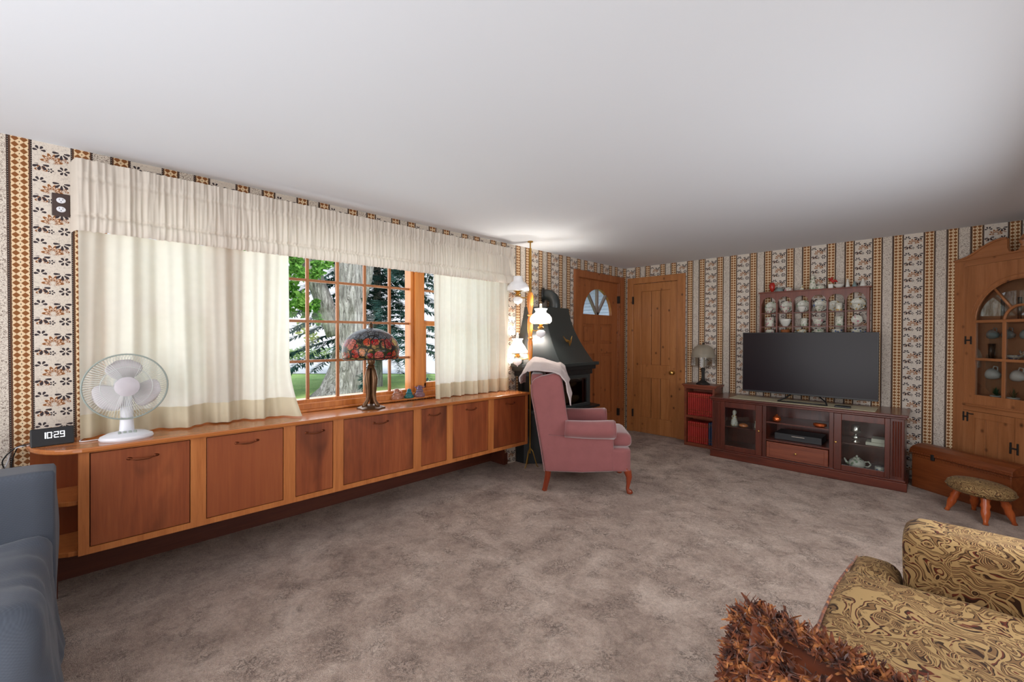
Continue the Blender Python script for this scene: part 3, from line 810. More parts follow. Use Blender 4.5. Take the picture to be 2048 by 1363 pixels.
# cords and power block at the left end
b = B(); pts = [(0.09, -0.165, zc(0)+0.01), (0.05, -0.215, 0.80), (0.02, -0.26, 0.74), (0.015, -0.25, 0.68), (0.02, -0.225, 0.60), (0.02, -0.22, 0.5)]
def smoothp(pts, n=8):
    out = []; P = [Vector(p) for p in pts]
    for i in range(len(P)-1):
        p0 = P[max(0, i-1)]; p1 = P[i]; p2 = P[i+1]; p3 = P[min(len(P)-1, i+2)]
        for k in range(n):
            t = k/n; out.append(0.5*((2*p1)+(-p0+p2)*t+(2*p0-5*p1+4*p2-p3)*t*t+(-p0+3*p1-3*p2+p3)*t**3))
    out.append(P[-1]); return out
b.tube(smoothp(pts), 0.0028, 6); tag(b.build('power_cord', M['black'], clk, smooth='all', w=True), None, None)
b = B(); b.tube(smoothp([(0.12, -0.18, zc(0)+0.006), (0.05, -0.21, 0.80), (0.02, -0.232, 0.72), (0.018, -0.228, 0.64), (0.02, -0.235, 0.55)]), 0.0024, 6); tag(b.build('power_cord', M['black'], clk, smooth='all', w=True), None, None)
b = B(); b.tube(smoothp([(0.10, -0.17, zc(0)+0.004), (0.04, -0.225, 0.79), (0.015, -0.245, 0.73), (0.012, -0.262, 0.68), (0.012, -0.285, 0.60), (0.02, -0.29, 0.5)]), 0.0024, 6); tag(b.build('power_cord', M['white'], fan, smooth='all', w=True), None, None)
b = B(); b.tube(smoothp([(0.055, 0.02, zc(0)+0.004), (0.17, 0.0, zc(0)+0.004), (0.175, 0.07, zc(0)+0.004), (0.19, 0.09, zc(0.1)+0.004)]), 0.0025, 6); tag(b.build('power_cord', M['white'], fan, smooth='all', w=True), None, None)
b = B(); b.box(0.004, 0.045, -0.245, -0.2, 0.66, 0.70); tag(b.build('power_adapter', plain('adapter_brown', c(70, 54, 48), 0.5), bevel=0.004), 'brown plug block on the wall just above the blue sofa back', 'plug')

# ------------------------------------------------------------------ stained glass lamp
LX, LY = 0.185, 1.53; zl = zc(LY)
lamp = thing('stained_glass_lamp', 'table lamp with a red rose stained glass dome on a bronze base at the window', 'lamp', (LX, LY, zl))
b = B()
b.lathe([(0.092, 0), (0.094, 0.008), (0.078, 0.016), (0.055, 0.024), (0.03, 0.03)], 24, fn=lambda a, i: 1+0.10*math.cos(6*a))
b.build('base', M['bronze'], lamp, smooth=True)
for k in range(3):
    a = 2*PI*k/3+0.5
    q = B(); q.tube([(math.cos(a)*r, math.sin(a)*r, z) for r, z in [(0.062, 0.014), (0.05, 0.03), (0.03, 0.06), (0.022, 0.10), (0.024, 0.16), (0.030, 0.22), (0.022, 0.28), (0.012, 0.32)]],
                      [0.014, 0.016, 0.014, 0.016, 0.021, 0.024, 0.018, 0.008], 8); q.build('leaf_stem', M['bronze'], lamp, smooth='all')
b = B(); b.lathe([(0.02, 0.30), (0.03, 0.315), (0.02, 0.325), (0.028, 0.34), (0.03, 0.36), (0.02, 0.385), (0.008, 0.40), (0.006, 0.60), (0.018, 0.603), (0.012, 0.615), (0.016, 0.625), (0.004, 0.642)], 18); b.build('stem', M['bronze'], lamp, smooth=True)
def tiffany():
    t = NT('stained_glass'); P = t.pos('Object'); X, Y, Z = t.xyz(P)
    th = Y.atan2(X); vec = t.comb(th*0.17, Z*0.9, 0.0)
    vb = t.voronoi(vec, 17, rnd=0.75); cs = t.n('SeparateColor'); t.put(cs.inputs[0], vb.outputs['Color']); rc = E(t, cs.outputs[0])
    rose = t.ramp(rc, [(0.0, c(196, 30, 36)), (0.28, c(222, 84, 44)), (0.45, c(214, 110, 104)), (0.62, c(176, 22, 50)), (0.78, c(226, 150, 84)), (0.92, c(236, 214, 120))], 'CONSTANT')
    d = E(t, vb.outputs['Distance'])
    vs = t.voronoi(vec, 52, rnd=1.0); cs2 = t.n('SeparateColor'); t.put(cs2.inputs[0], vs.outputs['Color']); r2 = E(t, cs2.outputs[0])
    leaf = t.ramp(r2, [(0.0, c(52, 74, 34)), (0.35, c(96, 104, 46)), (0.6, c(60, 84, 50)), (0.8, c(168, 150, 70))], 'CONSTANT')
    col = t.mix(d.gt(0.57), rose, leaf)
    col = t.mix(r2*0.35, col, c(250, 190, 150))
    n, _ = t.noise(vec, 14, 2)
    top = (Z+n*0.05).gt(0.545)
    clear = t.ramp(r2, [(0.0, c(150, 160, 172)), (0.5, c(176, 184, 190)), (1.0, c(128, 140, 156))])
    col = t.mix(top, col, clear)
    ve = t.voronoi(vec, 52, 'DISTANCE_TO_EDGE'); lead = E(t, ve.outputs['Distance']).lt(0.045)
    vE = t.voronoi(vec, 17, 'DISTANCE_TO_EDGE', 0.75); lead2 = E(t, vE.outputs['Distance']).lt(0.04); lead = lead.max(lead2)
    tr = t.n('BsdfTranslucent'); t.put(tr.inputs[0], col); tp = t.n('BsdfTransparent'); t.put(tp.inputs[0], col)
    p = t.bsdf(col, 0.12, spec=0.6)
    m1 = t.n('MixShader'); m1.inputs[0].default_value = 0.5; t.t.links.new(p, m1.inputs[1]); t.t.links.new(tr.outputs[0], m1.inputs[2])
    m2 = t.n('MixShader'); t.put(m2.inputs[0], top*0.3+0.12); t.t.links.new(m1.outputs[0], m2.inputs[1]); t.t.links.new(tp.outputs[0], m2.inputs[2])
    ld = t.bsdf(c(30, 28, 28), 0.4, 0.5)
    m3 = t.n('MixShader'); t.put(m3.inputs[0], lead); t.t.links.new(m2.outputs[0], m3.inputs[1]); t.t.links.new(ld, m3.inputs[2])
    return t.done(m3.outputs[0])
sh = B(); prof = []
for k in range(19):
    a = k/18*PI/2*1.06; prof.append((0.198*math.sin(a)+0.006 if a < PI/2 else 0.204-(a-PI/2)*0.05, 0.42+0.175*math.cos(a)-(0.0 if a < PI/2 else 0.0)))
prof = [(r, z-0.0) for r, z in prof]
prof.append((0.198, 0.375))
sh.lathe(prof, 64, capb=False, capt=False); sh.build('shade', tiffany(), lamp, smooth='all', solid=0.003)
ri = B(); ri.tube([(0.199*math.cos(2*PI*k/48), 0.199*math.sin(2*PI*k/48), 0.372+0.004*math.sin(9*2*PI*k/48)) for k in range(48)], 0.003, 6, closed=True); ri.build('shade_rim', M['iron'], lamp, smooth='all')
pc = B(); pc.tube([(0.10, 0.168, 0.41), (0.10, 0.168, 0.36)], 0.0012, 4); pc.lathe([(0.001, 0), (0.004, 0.006), (0.001, 0.012)], 8, (0.10, 0.168, 0.348)); pc.build('pull_chain', M['bronze'], lamp)

# ------------------------------------------------------------------ glass insulators on the sill
def insulator(y, sx, h, mat, label, spikes=0, x=0.032):
    zz = 0.816
    t = thing('glass_insulator', label, 'insulator', (x, y, zz), 0, 'glass insulators on the window sill')
    q = B(); s = h/0.095
    q.lathe([(0.052*s, 0), (0.055*s, 0.01*s), (0.053*s, 0.026*s), (0.038*s, 0.034*s), (0.034*s, 0.044*s), (0.040*s, 0.05*s), (0.032*s, 0.058*s), (0.024*s, 0.066*s), (0.026*s, 0.08*s), (0.015*s, 0.093*s), (0.004*s, 0.095*s)], 20, sx=0.75, sy=0.95*sx)
    q.build('body', mat, t, smooth=True, ang=1.2)
    if spikes:
        q = B()
        for k in range(spikes):
            a = 2*PI*k/spikes; q.cyl((0.024*s*math.cos(a), 0.026*s*math.sin(a), 0.07*s), (0.042*s*math.cos(a), 0.046*s*math.sin(a), 0.088*s), 0.004*s, 0.002*s, 5)
        q.build('prong', mat, t)
insulator(1.832, 1.0, 0.088, colglass('peach_glass', c(236, 206, 190)), 'clear peach glass insulator with prongs, nearest the rose lamp', 8)
insulator(1.949, 0.95, 0.078, colglass('aqua_glass', c(40, 186, 214)), 'bright aqua blue glass insulator on the window sill')
insulator(2.052, 0.9, 0.098, colglass('lilac_glass', c(178, 164, 206)), 'lilac glass insulator with prongs beside the right curtain', 9)
insulator(1.895, 0.6, 0.06, colglass('amber_glass', c(220, 170, 140)), 'small amber glass insulator behind the peach and aqua ones', 0, 0.005)

# ------------------------------------------------------------------ pole lamp
PX, PY = 0.24, 3.232
pole = thing('pole_lamp', 'floor to ceiling brass and turned wood pole lamp with three milk glass shades', 'lamp', (PX, PY, 0))
b = B(); b.lathe([(0.028, 2.298), (0.028, 2.288), (0.008, 2.284), (0.006, 2.235), (0.013, 2.225), (0.016, 2.0), (0.014, 1.80), (0.02, 1.775)][::-1], 16); b.build('upper_pole', M['brasspole'], pole, smooth=True)
b = B(); b.lathe([(0.014, 1.09), (0.02, 1.11), (0.026, 1.16), (0.026, 1.27), (0.018, 1.30), (0.028, 1.315), (0.018, 1.33), (0.028, 1.40), (0.028, 1.50), (0.018, 1.535), (0.03, 1.55), (0.018, 1.565), (0.03, 1.63), (0.032, 1.74), (0.022, 1.78)], 18)
b.build('turned_section', wood('honey_turned_wood', c(176, 98, 30), c(204, 124, 48), c(220, 146, 70), 'z', 0.8, 0.2, coat=0.5), pole, smooth=True)
b = B(); b.lathe([(0.008, 0.14), (0.008, 1.09)], 10); b.build('lower_pole', M['brasspole'], pole, smooth=True)
for a in (0.6, 2.7, 4.8):
    q = B(); q.tube([(0, 0, 0.2), (0.03*math.cos(a), 0.03*math.sin(a), 0.16), (0.07*math.cos(a), 0.07*math.sin(a), 0.02), (0.085*math.cos(a), 0.085*math.sin(a), 0.004)], 0.005, 6); q.build('foot', M['brasspole'], pole, smooth='all')
def arm_lamp(ang, ln, z, kind, lit):
    ca, sa = math.cos(ang), math.sin(ang); x, y = ca*ln, sa*ln
    q = B(); q.tube([(0.02*ca, 0.02*sa, z-0.0), (ca*ln*0.5, sa*ln*0.5, z-0.012), (x*0.92, y*0.92, z), (x, y, z+0.012)], 0.006, 8)
    q.lathe([(0.012, 0), (0.03, 0.008), (0.034, 0.018), (0.02, 0.03), (0.03, 0.045), (0.05, 0.052)], 14, (x, y, z+0.005))
    ar = q.build('lamp_arm', M['brass'], pole, smooth=True)
    q = B(); q.lathe([(0.004, -0.088), (0.006, -0.078), (0.036, -0.062), (0.048, -0.04), (0.046, -0.02), (0.03, -0.006), (0.012, 0.0)], 18, (x, y, z)); q.build('drop_globe', M['milk'], ar, smooth=True)
    mat = M['milk_lit'] if lit else M['milk']
    if kind == 'dome': pr = [(0.108, 0.055), (0.112, 0.07), (0.108, 0.10), (0.085, 0.135), (0.052, 0.155), (0.045, 0.19), (0.048, 0.205)]
    elif kind == 'tulip': pr = [(0.088, 0.062), (0.108, 0.085), (0.106, 0.12), (0.085, 0.15), (0.055, 0.17), (0.05, 0.185), (0.062, 0.212)]
    else: pr = [(0.108, 0.052), (0.10, 0.075), (0.075, 0.12), (0.05, 0.155), (0.045, 0.18), (0.056, 0.20)]
    q = B(); q.lathe(pr, 32, (x, y, z), capb=False, capt=False, fn=(lambda a, i: 1+(0.06*math.cos(10*a) if i == len(pr)-1 else 0)) if kind != 'dome' else None)
    q.build('lamp_shade', mat, ar, smooth='all', solid=0.004)
    q = B(); q.tube([(x+pr[0][0]*math.cos(2*PI*k/32), y+pr[0][0]*math.sin(2*PI*k/32), z+pr[0][1]) for k in range(32)], 0.004, 5, closed=True); q.build('shade_ring', M['silver'], ar, smooth='all')
    if lit:
        q = B(); q.lathe([(0.014, 0.16), (0.014, 0.26)], 12, (x, y, z), capb=False); q.build('glass_chimney', M['cabglass'], ar, smooth='all')
        L = bpy.data.lights.new('bulb', 'POINT'); L.energy = 18; L.color = (1.0, 0.93, 0.82); L.shadow_soft_size = 0.03
        lo = bpy.data.objects.new('bulb', L); C.objects.link(lo); lo.location = (PX+x, PY+y, z+0.15)
R_ = math.atan2(0.69, 0.72)
arm_lamp(R_+PI+0.15, 0.127, 1.735, 'dome', False)
arm_lamp(R_-0.5, 0.120, 1.40, 'tulip', True)
arm_lamp(R_+PI-0.35, 0.138, 1.11, 'cone', True)

# ------------------------------------------------------------------ stove
st = thing('gas_stove_fireplace', 'black free-standing fireplace stove with a tapered hood beside the front door', 'fireplace', (0.22, 3.75, 0))
def hexp(xf, yl, yr, k): return [(0.004, yl-k), (max(0.006, xf-k), yl-k), (xf, yl), (xf, yr), (max(0.006, xf*0.55), yr+0.05), (0.004, yr+0.05)]
hood = B(); rows = []
for i in range(13):
    u = i/12; z = 1.65-0.60*u
    xf = 0.20+0.235*u**1.7; yl = 3.53-0.045*u; yr = 3.93+0.15*u**1.5; k = 0.13+0.14*u**1.3
    rows.append([(x, y, z) for x, y in hexp(xf, yl, yr, k)])
vs = [p for r in rows for p in r]; fs = [(i*6+j, i*6+(j+1) % 6, (i+1)*6+(j+1) % 6, (i+1)*6+j) for i in range(12) for j in range(6)]
fs += [tuple(range(6)), tuple(72+j for j in range(6))]
hood.add(vs, fs); hood.build('hood', M['stove'], st, w=True, smooth=True, ang=0.35)
def ledge(name, xf, yl, yr, k, z0, z1, mat, bev=0.004):
    q = B(); q.prism(hexp(xf, yl, yr, k), z0, z1, 'z'); return q.build(name, mat, st, w=True, bevel=bev)
ledge('mantel_ledge', 0.465, 3.475, 4.15, 0.29, 1.015, 1.05, M['stove'])
ledge('moulding', 0.44, 3.49, 4.12, 0.28, 0.97, 1.015, M['stovedark'])
ledge('moulding', 0.415, 3.51, 4.09, 0.27, 0.915, 0.97, M['stovedark'])
ledge('hearth_ledge', 0.47, 3.49, 4.16, 0.29, 0.54, 0.565, M['stovedark'])
ledge('plinth', 0.37, 3.52, 4.05, 0.25, 0.0, 0.54, M['stovedark'])
q = B(); q.box(0.004, 0.06, 3.3, 4.08, 0.565, 0.915); q.box(0.06, 0.39, 3.34, 3.58-0.02, 0.565, 0.915); q.box(0.06, 0.39, 4.03, 4.07, 0.565, 0.915); q.build('firebox', M['stovedark'], st, w=True)
q = B(); q.box(0.39, 0.41, 3.50, 3.56, 0.565, 0.915); q.box(0.39, 0.41, 4.0, 4.055, 0.565, 0.915); q.box(0.39, 0.41, 3.56, 4.0, 0.565, 0.60); q.box(0.39, 0.41, 3.56, 4.0, 0.875, 0.915); q.build('door_frame', M['stove'], st, w=True, bevel=0.004)
q = B(); q.box(0.396, 0.400, 3.56, 4.0, 0.6, 0.875); q.build('door_glass', M['cabglass'], st, w=True)
for (p0, p1, r) in [((0.30, 3.60, 0.625), (0.30, 3.95, 0.63), 0.032), ((0.22, 3.66, 0.66), (0.36, 3.9, 0.66), 0.03), ((0.34, 3.66, 0.69), (0.24, 3.93, 0.72), 0.028), ((0.26, 3.78, 0.74), (0.32, 3.9, 0.82), 0.025)]:
    q = B(); q.tube([Vector(p0).lerp(Vector(p1), t/6)+Vector((0, 0, 0.006*math.sin(t*2.1))) for t in range(7)], [r*(0.9+0.15*math.sin(t*1.7)) for t in range(7)], 9); q.build('fire_log', M['log'], st, w=True, smooth=True)
q = B(); q.cyl((0.13, 3.76, 1.64), (0.13, 3.76, 1.70), 0.066, n=20)
q.tube([(0.13, 3.76, 1.66), (0.13, 3.76, 1.72), (0.115, 3.752, 1.765), (0.08, 3.735, 1.795), (0.045, 3.72, 1.805), (0.012, 3.71, 1.80)], 0.062, 20); fl = q.build('flue_pipe', M['stove'], st, w=True, smooth=True, ang=0.5)
q = B(); q.tube([(0.004, 3.70, 1.80), (0.02, 3.71, 1.80)], 0.085, 20); q.build('flue_collar', M['stovedark'], st, w=True)
# brass bird emblem
q = B(); xb_ = 0.335
q.add([(xb_, 3.765, 1.225), (xb_+0.012, 3.78, 1.26), (xb_, 3.79, 1.30), (xb_+0.01, 3.765, 1.285), (xb_-0.002, 3.70, 1.305), (xb_-0.006, 3.655, 1.34), (xb_+0.004, 3.70, 1.275), (xb_+0.004, 3.75, 1.26), (xb_-0.005, 3.80, 1.285), (xb_-0.01, 3.825, 1.34), (xb_+0.006, 3.79, 1.27)],
      [(0, 1, 7), (7, 1, 3), (3, 4, 6, 7), (4, 5, 6), (1, 10, 2), (10, 8, 9, 2), (1, 2, 3)])
q.build('duck_emblem', M['brass'], st, w=True, solid=0.006)

# ------------------------------------------------------------------ wing chair
ch = thing('wing_chair', 'dusty pink velvet wing chair with dark wooden legs seen from its side', 'armchair', (0.811, 2.809, 0), math.radians(39.2))
def wingpts():
    return [(-0.012, 0.175), (-0.03, 0.30), (-0.055, 0.45), (-0.095, 0.68), (-0.122, 0.82), (-0.130, 0.92), (-0.110, 0.965), (-0.05, 0.992), (0.06, 1.018), (0.11, 1.018), (0.132, 0.99), (0.145, 0.91), (0.160, 0.80), (0.172, 0.70), (0.190, 0.60), (0.205, 0.50), (0.57, 0.50), (0.572, 0.362), (0.575, 0.19), (0.3, 0.172)]
for (ya, yb) in ((-0.005, 0.075), (0.555, 0.635)):
    q = B(); q.prism(wingpts(), ya, yb, 'y'); q.build('side_panel', M['pink'], ch, bevel=0.022, seg=4, smooth='all')
for (yc_, sg) in ((0.0, -1), (0.628, 1)):
    q = B(); pts = [(0.16+0.41*k/8, yc_, 0.548-0.005*math.sin(PI*k/8)) for k in range(9)]
    q.tube(pts, [0.072+0.008*(k/8) for k in range(9)], 20)
    q.lathe([(0.079, 0), (0.07, 0.012), (0.03, 0.017)], 20, (0.57, yc_, 0.548), Matrix.Rotation(PI/2, 4, 'Y')); q.build('arm', M['pink'], ch, smooth='all')
q = B()
def bk(u, v):
    s = 0.04-0.14*v-0.03*math.sin(PI*v); return s
q.rbox(0.0, 0.13, 0.03, 0.60, 0.0, 0.84, 0.04, 8)
q.v = [(x-0.012-0.158*(z), y, z+0.17) for x, y, z in q.v]
q.build('backrest', M['pink'], ch, smooth='all')
q = B(); q.rbox(0.06, 0.735, 0.07, 0.56, 0.378, 0.495, 0.045, 12, crown=0.012); q.build('seat_cushion', M['pink'], ch, smooth='all')
q = B(); q.rbox(0.0, 0.715, 0.0, 0.63, 0.19, 0.385, 0.02, 8); q.v = [(x, y, z-(0.02*(1-x/0.7) if z < 0.25 else 0)) for x, y, z in q.v]; q.build('seat_rail', M['pink'], ch, smooth='all')
for yb in (0.03, 0.60):
    q = B(); q.tube([(0.02, yb, 0.2), (0.012, yb, 0.12), (-0.008, yb, 0.03), (-0.015, yb, 0.0)], [0.028, 0.025, 0.022, 0.023], 4); q.build('leg', M['legwood'], ch, bevel=0.003)
for yb in (0.035, 0.595):
    q = B(); q.tube([(0.675, yb, 0.22), (0.69, yb, 0.19), (0.703, yb, 0.14), (0.697, yb, 0.08), (0.69, yb, 0.04), (0.705, yb, 0.018), (0.712, yb, 0.0)], [0.034, 0.033, 0.026, 0.017, 0.014, 0.024, 0.026], 12); q.build('leg', M['legwood'], ch, smooth='all')
q = B()
for (ya,) in ((-0.008,), ):
    q.tube([(x, ya, z) for x, z in [(-0.015, 0.18), (-0.033, 0.30), (-0.058, 0.45), (-0.098, 0.68), (-0.125, 0.82), (-0.132, 0.92)]], 0.004, 5)
q.tube([(0.02, -0.007, 0.495), (0.08, -0.009, 0.492), (0.2, -0.009, 0.488)], 0.003, 5)
q.build('piping', M['pink'], ch, smooth='all')
# blanket over the back
def bl(u, v):
    # u along the chair width, v along the drape profile
    prof = [(-0.235, 0.86), (-0.225, 0.95), (-0.19, 1.03), (-0.13, 1.08), (-0.04, 1.075), (0.05, 1.06), (0.125, 1.045), (0.165, 0.98), (0.185, 0.89), (0.215, 0.79)]
    k = v*(len(prof)-1); i = min(len(prof)-2, int(k)); f = k-i
    s = prof[i][0]*(1-f)+prof[i+1][0]*f; z = prof[i][1]*(1-f)+prof[i+1][1]*f
    y = -0.02+0.66*u
    if v < 0.25: y = 0.09+0.55*u; z += 0.09*(0.25-v)/0.25*(1-u)   # back hem rises towards the near side
    elif v < 0.45: y = (0.09+0.55*u)*(1-(v-0.25)/0.2)+y*((v-0.25)/0.2)
    if v > 0.62: z += (v-0.62)*0.34*u + 0.0; s -= 0.0
    near = max(0, 1-u/0.25)
    z -= near*0.035*(1 if v > 0.3 else 0.5)
    n = noise.noise(Vector((u*4, v*3, 1.7)))*0.035+noise.noise(Vector((u*9+3, v*8, 0.7)))*0.015
    z += 0.05*math.sin(PI*min(1, v/0.75))*math.exp(-((u-0.7)/0.35)**2)
    return (s+n*0.7, y, z+n*0.6)
q = B(); q.grid(bl, 50, 50)
bo = q.build('blanket', M['blanket'], smooth='all', solid=0.010)
bo.data.transform(Matrix.Translation((0.811, 2.809, 0)) @ Matrix.Rotation(math.radians(39.2), 4, 'Z')); origin_to(bo, (0.9, 3.1, 1.05))
tag(bo, 'pale grey-pink knitted throw draped over the back of the wing chair', 'blanket')

# ------------------------------------------------------------------ media console
tv_y = 4.98
cs = thing('media_console', 'dark mahogany television console with two glass doors and a drawer', 'cabinet', (2.2, 5.2, 0))
q = B(); q.box(1.39, 3.015, 4.965, 5.44, 0.0, 0.075); q.box(1.40, 3.005, 4.972, 5.43, 0.075, 0.092); q.build('plinth', M['mahog'], cs, w=True, bevel=0.004)
q = B(); q.box(1.385, 3.02, 4.955, 5.46, 0.640, 0.662); q.box(1.395, 3.01, 4.965, 5.45, 0.622, 0.640); q.build('top', M['mahog'], cs, w=True, bevel=0.005)
q = B(); q.box(1.41, 1.43, 5.0, 5.43, 0.09, 0.625); q.box(2.975, 2.995, 5.0, 5.43, 0.09, 0.625); q.box(1.41, 2.995, 5.41, 5.43, 0.09, 0.625)
q.box(1.905, 1.94, 4.99, 5.41, 0.09, 0.625); q.box(2.468, 2.503, 4.99, 5.41, 0.09, 0.625); q.box(1.43, 2.975, 5.0, 5.41, 0.09, 0.105)
q.box(1.94, 2.468, 4.99, 5.41, 0.262, 0.278); q.build('carcass', M['mahog_v'], cs, w=True, bevel=0.002)
q = B(); q.box(1.94, 2.468, 5.0, 5.40, 0.445, 0.458); q.build('shelf', M['mahog'], cs, w=True)
for xa, xb in ((1.43, 1.905), (2.503, 2.975)):
    q = B(); q.box(xa, xb, 5.03, 5.40, 0.335, 0.347); q.build('shelf', M['mahog'], cs, w=True)
for xa, xb in ((1.405, 1.49), (2.905, 2.99)):
    q = B(); q.box(xa, xb, 4.985, 5.01, 0.09, 0.622)
    for k in range(4):
        xm = xa+0.018+k*0.0165; q.cyl((xm, 4.984, 0.12), (xm, 4.984, 0.60), 0.0055, n=8)
    q.build('fluted_pilaster', M['mahog_v'], cs, w=True)
for (xa, xb, kx) in ((1.492, 1.903, 1.877), (2.505, 2.903, 2.521)):
    dr = B(); gx0, gx1 = (1.54, 1.843) if xa < 2 else (2.562, 2.866)
    dr.box(xa, gx0, 4.978, 4.998, 0.093, 0.62); dr.box(gx1, xb, 4.978, 4.998, 0.093, 0.62); dr.box(gx0, gx1, 4.978, 4.998, 0.56, 0.62); dr.box(gx0, gx1, 4.978, 4.998, 0.093, 0.145)
    dd = dr.build('door', M['mahog_v'], cs, w=True, bevel=0.003)
    g = B(); g.box(gx0-0.004, gx1+0.004, 4.987, 4.990, 0.141, 0.564); g.build('door_glass', M['cabglass'], dd, w=True)
    g = B(); g.lathe([(0.004, 0), (0.004, 0.01), (0.009, 0.014), (0.009, 0.02), (0.003, 0.024)], 12, (kx, 4.978, 0.351), Matrix.Rotation(PI/2, 4, 'X')); g.build('knob', M['brass'], dd, w=True, smooth=True)
dr = B(); dr.box(1.945, 2.463, 4.98, 5.0, 0.097, 0.256); dr.box(1.975, 2.433, 4.975, 4.982, 0.115, 0.240); dd = dr.build('drawer', M['cherry'], cs, w=True, bevel=0.003)
g = B(); g.lathe([(0.004, 0), (0.004, 0.01), (0.010, 0.014), (0.010, 0.02), (0.003, 0.024)], 12, (2.204, 4.975, 0.175), Matrix.Rotation(PI/2, 4, 'X')); g.build('knob', M['brass'], dd, w=True, smooth=True)
# runner, tv
b = B(); b.box(1.58, 2.80, 5.0, 5.30, 0.6625, 0.666); tag(b.build('table_runner', M['cloth']), 'cream lace runner lying under the television on the dark console', 'cloth')
tv = thing('television', 'large flat black television standing switched off on the dark console', 'television', (2.235, 5.17, 0.667))
b = B(); b.box(1.66, 2.808, 5.165, 5.20, 0.735, 1.378); b.box(1.9, 2.55, 5.20, 5.235, 0.78, 1.15); b.build('housing', M['black'], tv, w=True, bevel=0.004)
b = B(); b.box(1.668, 2.80, 5.162, 5.166, 0.752, 1.370); b.build('screen', M['screen'], tv, w=True)
b = B(); b.tube([(2.03, 5.05, 0.6745), (2.06, 5.18, 0.69), (2.12, 5.19, 0.74)], 0.007, 6); b.tube([(2.44, 5.05, 0.6745), (2.41, 5.18, 0.69), (2.35, 5.19, 0.74)], 0.007, 6); b.tube([(2.03, 5.05, 0.6745), (2.44, 5.05, 0.6745)], 0.006, 6)
b.build('stand', M['black'], tv, w=True, smooth='all')
b = B(); b.box(2.50, 2.62, 5.03, 5.10, 0.667, 0.682); tag(b.build('remote_receiver', M['black'], bevel=0.004), 'small black receiver box on the runner to the right below the television', 'receiver')
b = B(); b.box(2.10, 2.40, 5.07, 5.10, 0.667, 0.675); tag(b.build('remote_control', M['stovedark'], bevel=0.003), 'thin dark remote control lying between the television feet', 'remote control')
# things inside the console
b = B(); b.box(2.0, 2.40, 5.06, 5.32, 0.279, 0.345); dv = b.build('disc_player', M['black'], bevel=0.003); tag(dv, 'black disc player on the lower shelf of the dark console', 'player')
b = B(); b.box(2.15, 2.26, 5.058, 5.061, 0.322, 0.328); b.build('disc_slot', M['silver'], dv)
b = B(); b.lathe([(0.02, 0), (0.035, 0.01), (0.04, 0.03), (0.03, 0.05), (0.015, 0.06), (0.006, 0.075)], 16, (2.02, 5.06, 0.4585)); tag(b.build('copper_pot', M['copper'], smooth=True), 'small shiny copper pot at the left of the open console shelf', 'pot')
b = B(); b.lathe([(0.03, 0), (0.045, 0.008), (0.046, 0.03), (0.03, 0.036)], 16, (2.385, 5.06, 0.4585), sx=1.2, sy=0.7); tag(b.build('copper_dish', M['copper'], smooth=True), 'glowing copper dish at the right of the open console shelf', 'dish')
def fig(x, y, z, s, mat, label, name='figurine', cat='figurine'):
    q = B(); q.lathe([(0.03*s, 0), (0.034*s, 0.01*s), (0.028*s, 0.04*s), (0.02*s, 0.075*s), (0.024*s, 0.09*s), (0.012*s, 0.105*s), (0.018*s, 0.12*s), (0.017*s, 0.14*s), (0.006*s, 0.152*s)], 14, (0, 0, 0), fn=lambda a, i: 1+0.12*math.sin(3*a+i))
    o_ = q.build(name, mat, smooth='all'); o_.location = (x, y, z); return tag(o_, label, cat)
fig(1.60, 5.10, 0.348, 1.15, M['ch_gold'], 'tall pale figurine with gold behind the left glass door of the console')
fig(1.82, 5.12, 0.348, 0.8, M['paper'], 'small cream figurine at the right behind the left glass door')
b = B(); b.lathe([(0.02, 0), (0.038, 0.012), (0.036, 0.03), (0.015, 0.042)], 14, (1.70, 5.08, 0.348), sx=1.2); tag(b.build('orange_pot', plain('orange_glaze', c(214, 128, 70), 0.3), smooth=True), 'squat orange pot behind the left glass door of the console', 'pot')
q = B(); q.lathe([(0.03, 0), (0.035, 0.006), (0.012, 0.02), (0.03, 0.035), (0.034, 0.05), (0.012, 0.07), (0.008, 0.085), (0.04, 0.10), (0.036, 0.12), (0.03, 0.16), (0.024, 0.165)], 18, (2.655, 5.1, 0.348)); tag(q.build('silver_oil_lamp', M['silver'], smooth='all'), 'silver stemmed oil lamp behind the right glass door of the console', 'oil lamp')
b = B(); b.box(2.73, 2.90, 5.05, 5.2, 0.348, 0.375); tag(b.build('paper_stack', M['paper'], bevel=0.002), 'lower of two white box files behind the right glass door', 'box file', 'box files in the console')
b = B(); b.box(2.77, 2.92, 5.06, 5.2, 0.376, 0.410); tag(b.build('paper_stack', M['paper'], bevel=0.002), 'upper of two white box files behind the right glass door', 'box file', 'box files in the console')
def teapot(x, y, z, s, mat, label, rz=0, lab_cat='teapot'):
    t = thing('teapot', label, lab_cat, (x, y, z), rz)
    q = B(); q.lathe([(0.035*s, 0), (0.05*s, 0.012*s), (0.062*s, 0.04*s), (0.055*s, 0.07*s), (0.03*s, 0.088*s)], 20); q.build('body', mat, t, smooth='all')
    q = B(); q.lathe([(0.031*s, 0.088*s), (0.022*s, 0.098*s), (0.006*s, 0.103*s), (0.009*s, 0.112*s), (0.003*s, 0.118*s)], 16); q.build('lid', mat, t, smooth='all')
    q = B(); q.tube([(0.05*s, 0, 0.065*s), (0.08*s, 0, 0.075*s), (0.095*s, 0, 0.05*s), (0.08*s, 0, 0.028*s), (0.055*s, 0, 0.025*s)], 0.006*s, 8); q.build('handle', mat, t, smooth='all')
    q = B(); q.tube([(-0.05*s, 0, 0.03*s), (-0.075*s, 0, 0.045*s), (-0.09*s, 0, 0.078*s)], [0.014*s, 0.010*s, 0.006*s], 8); q.build('spout', mat, t, smooth='all')
    return t
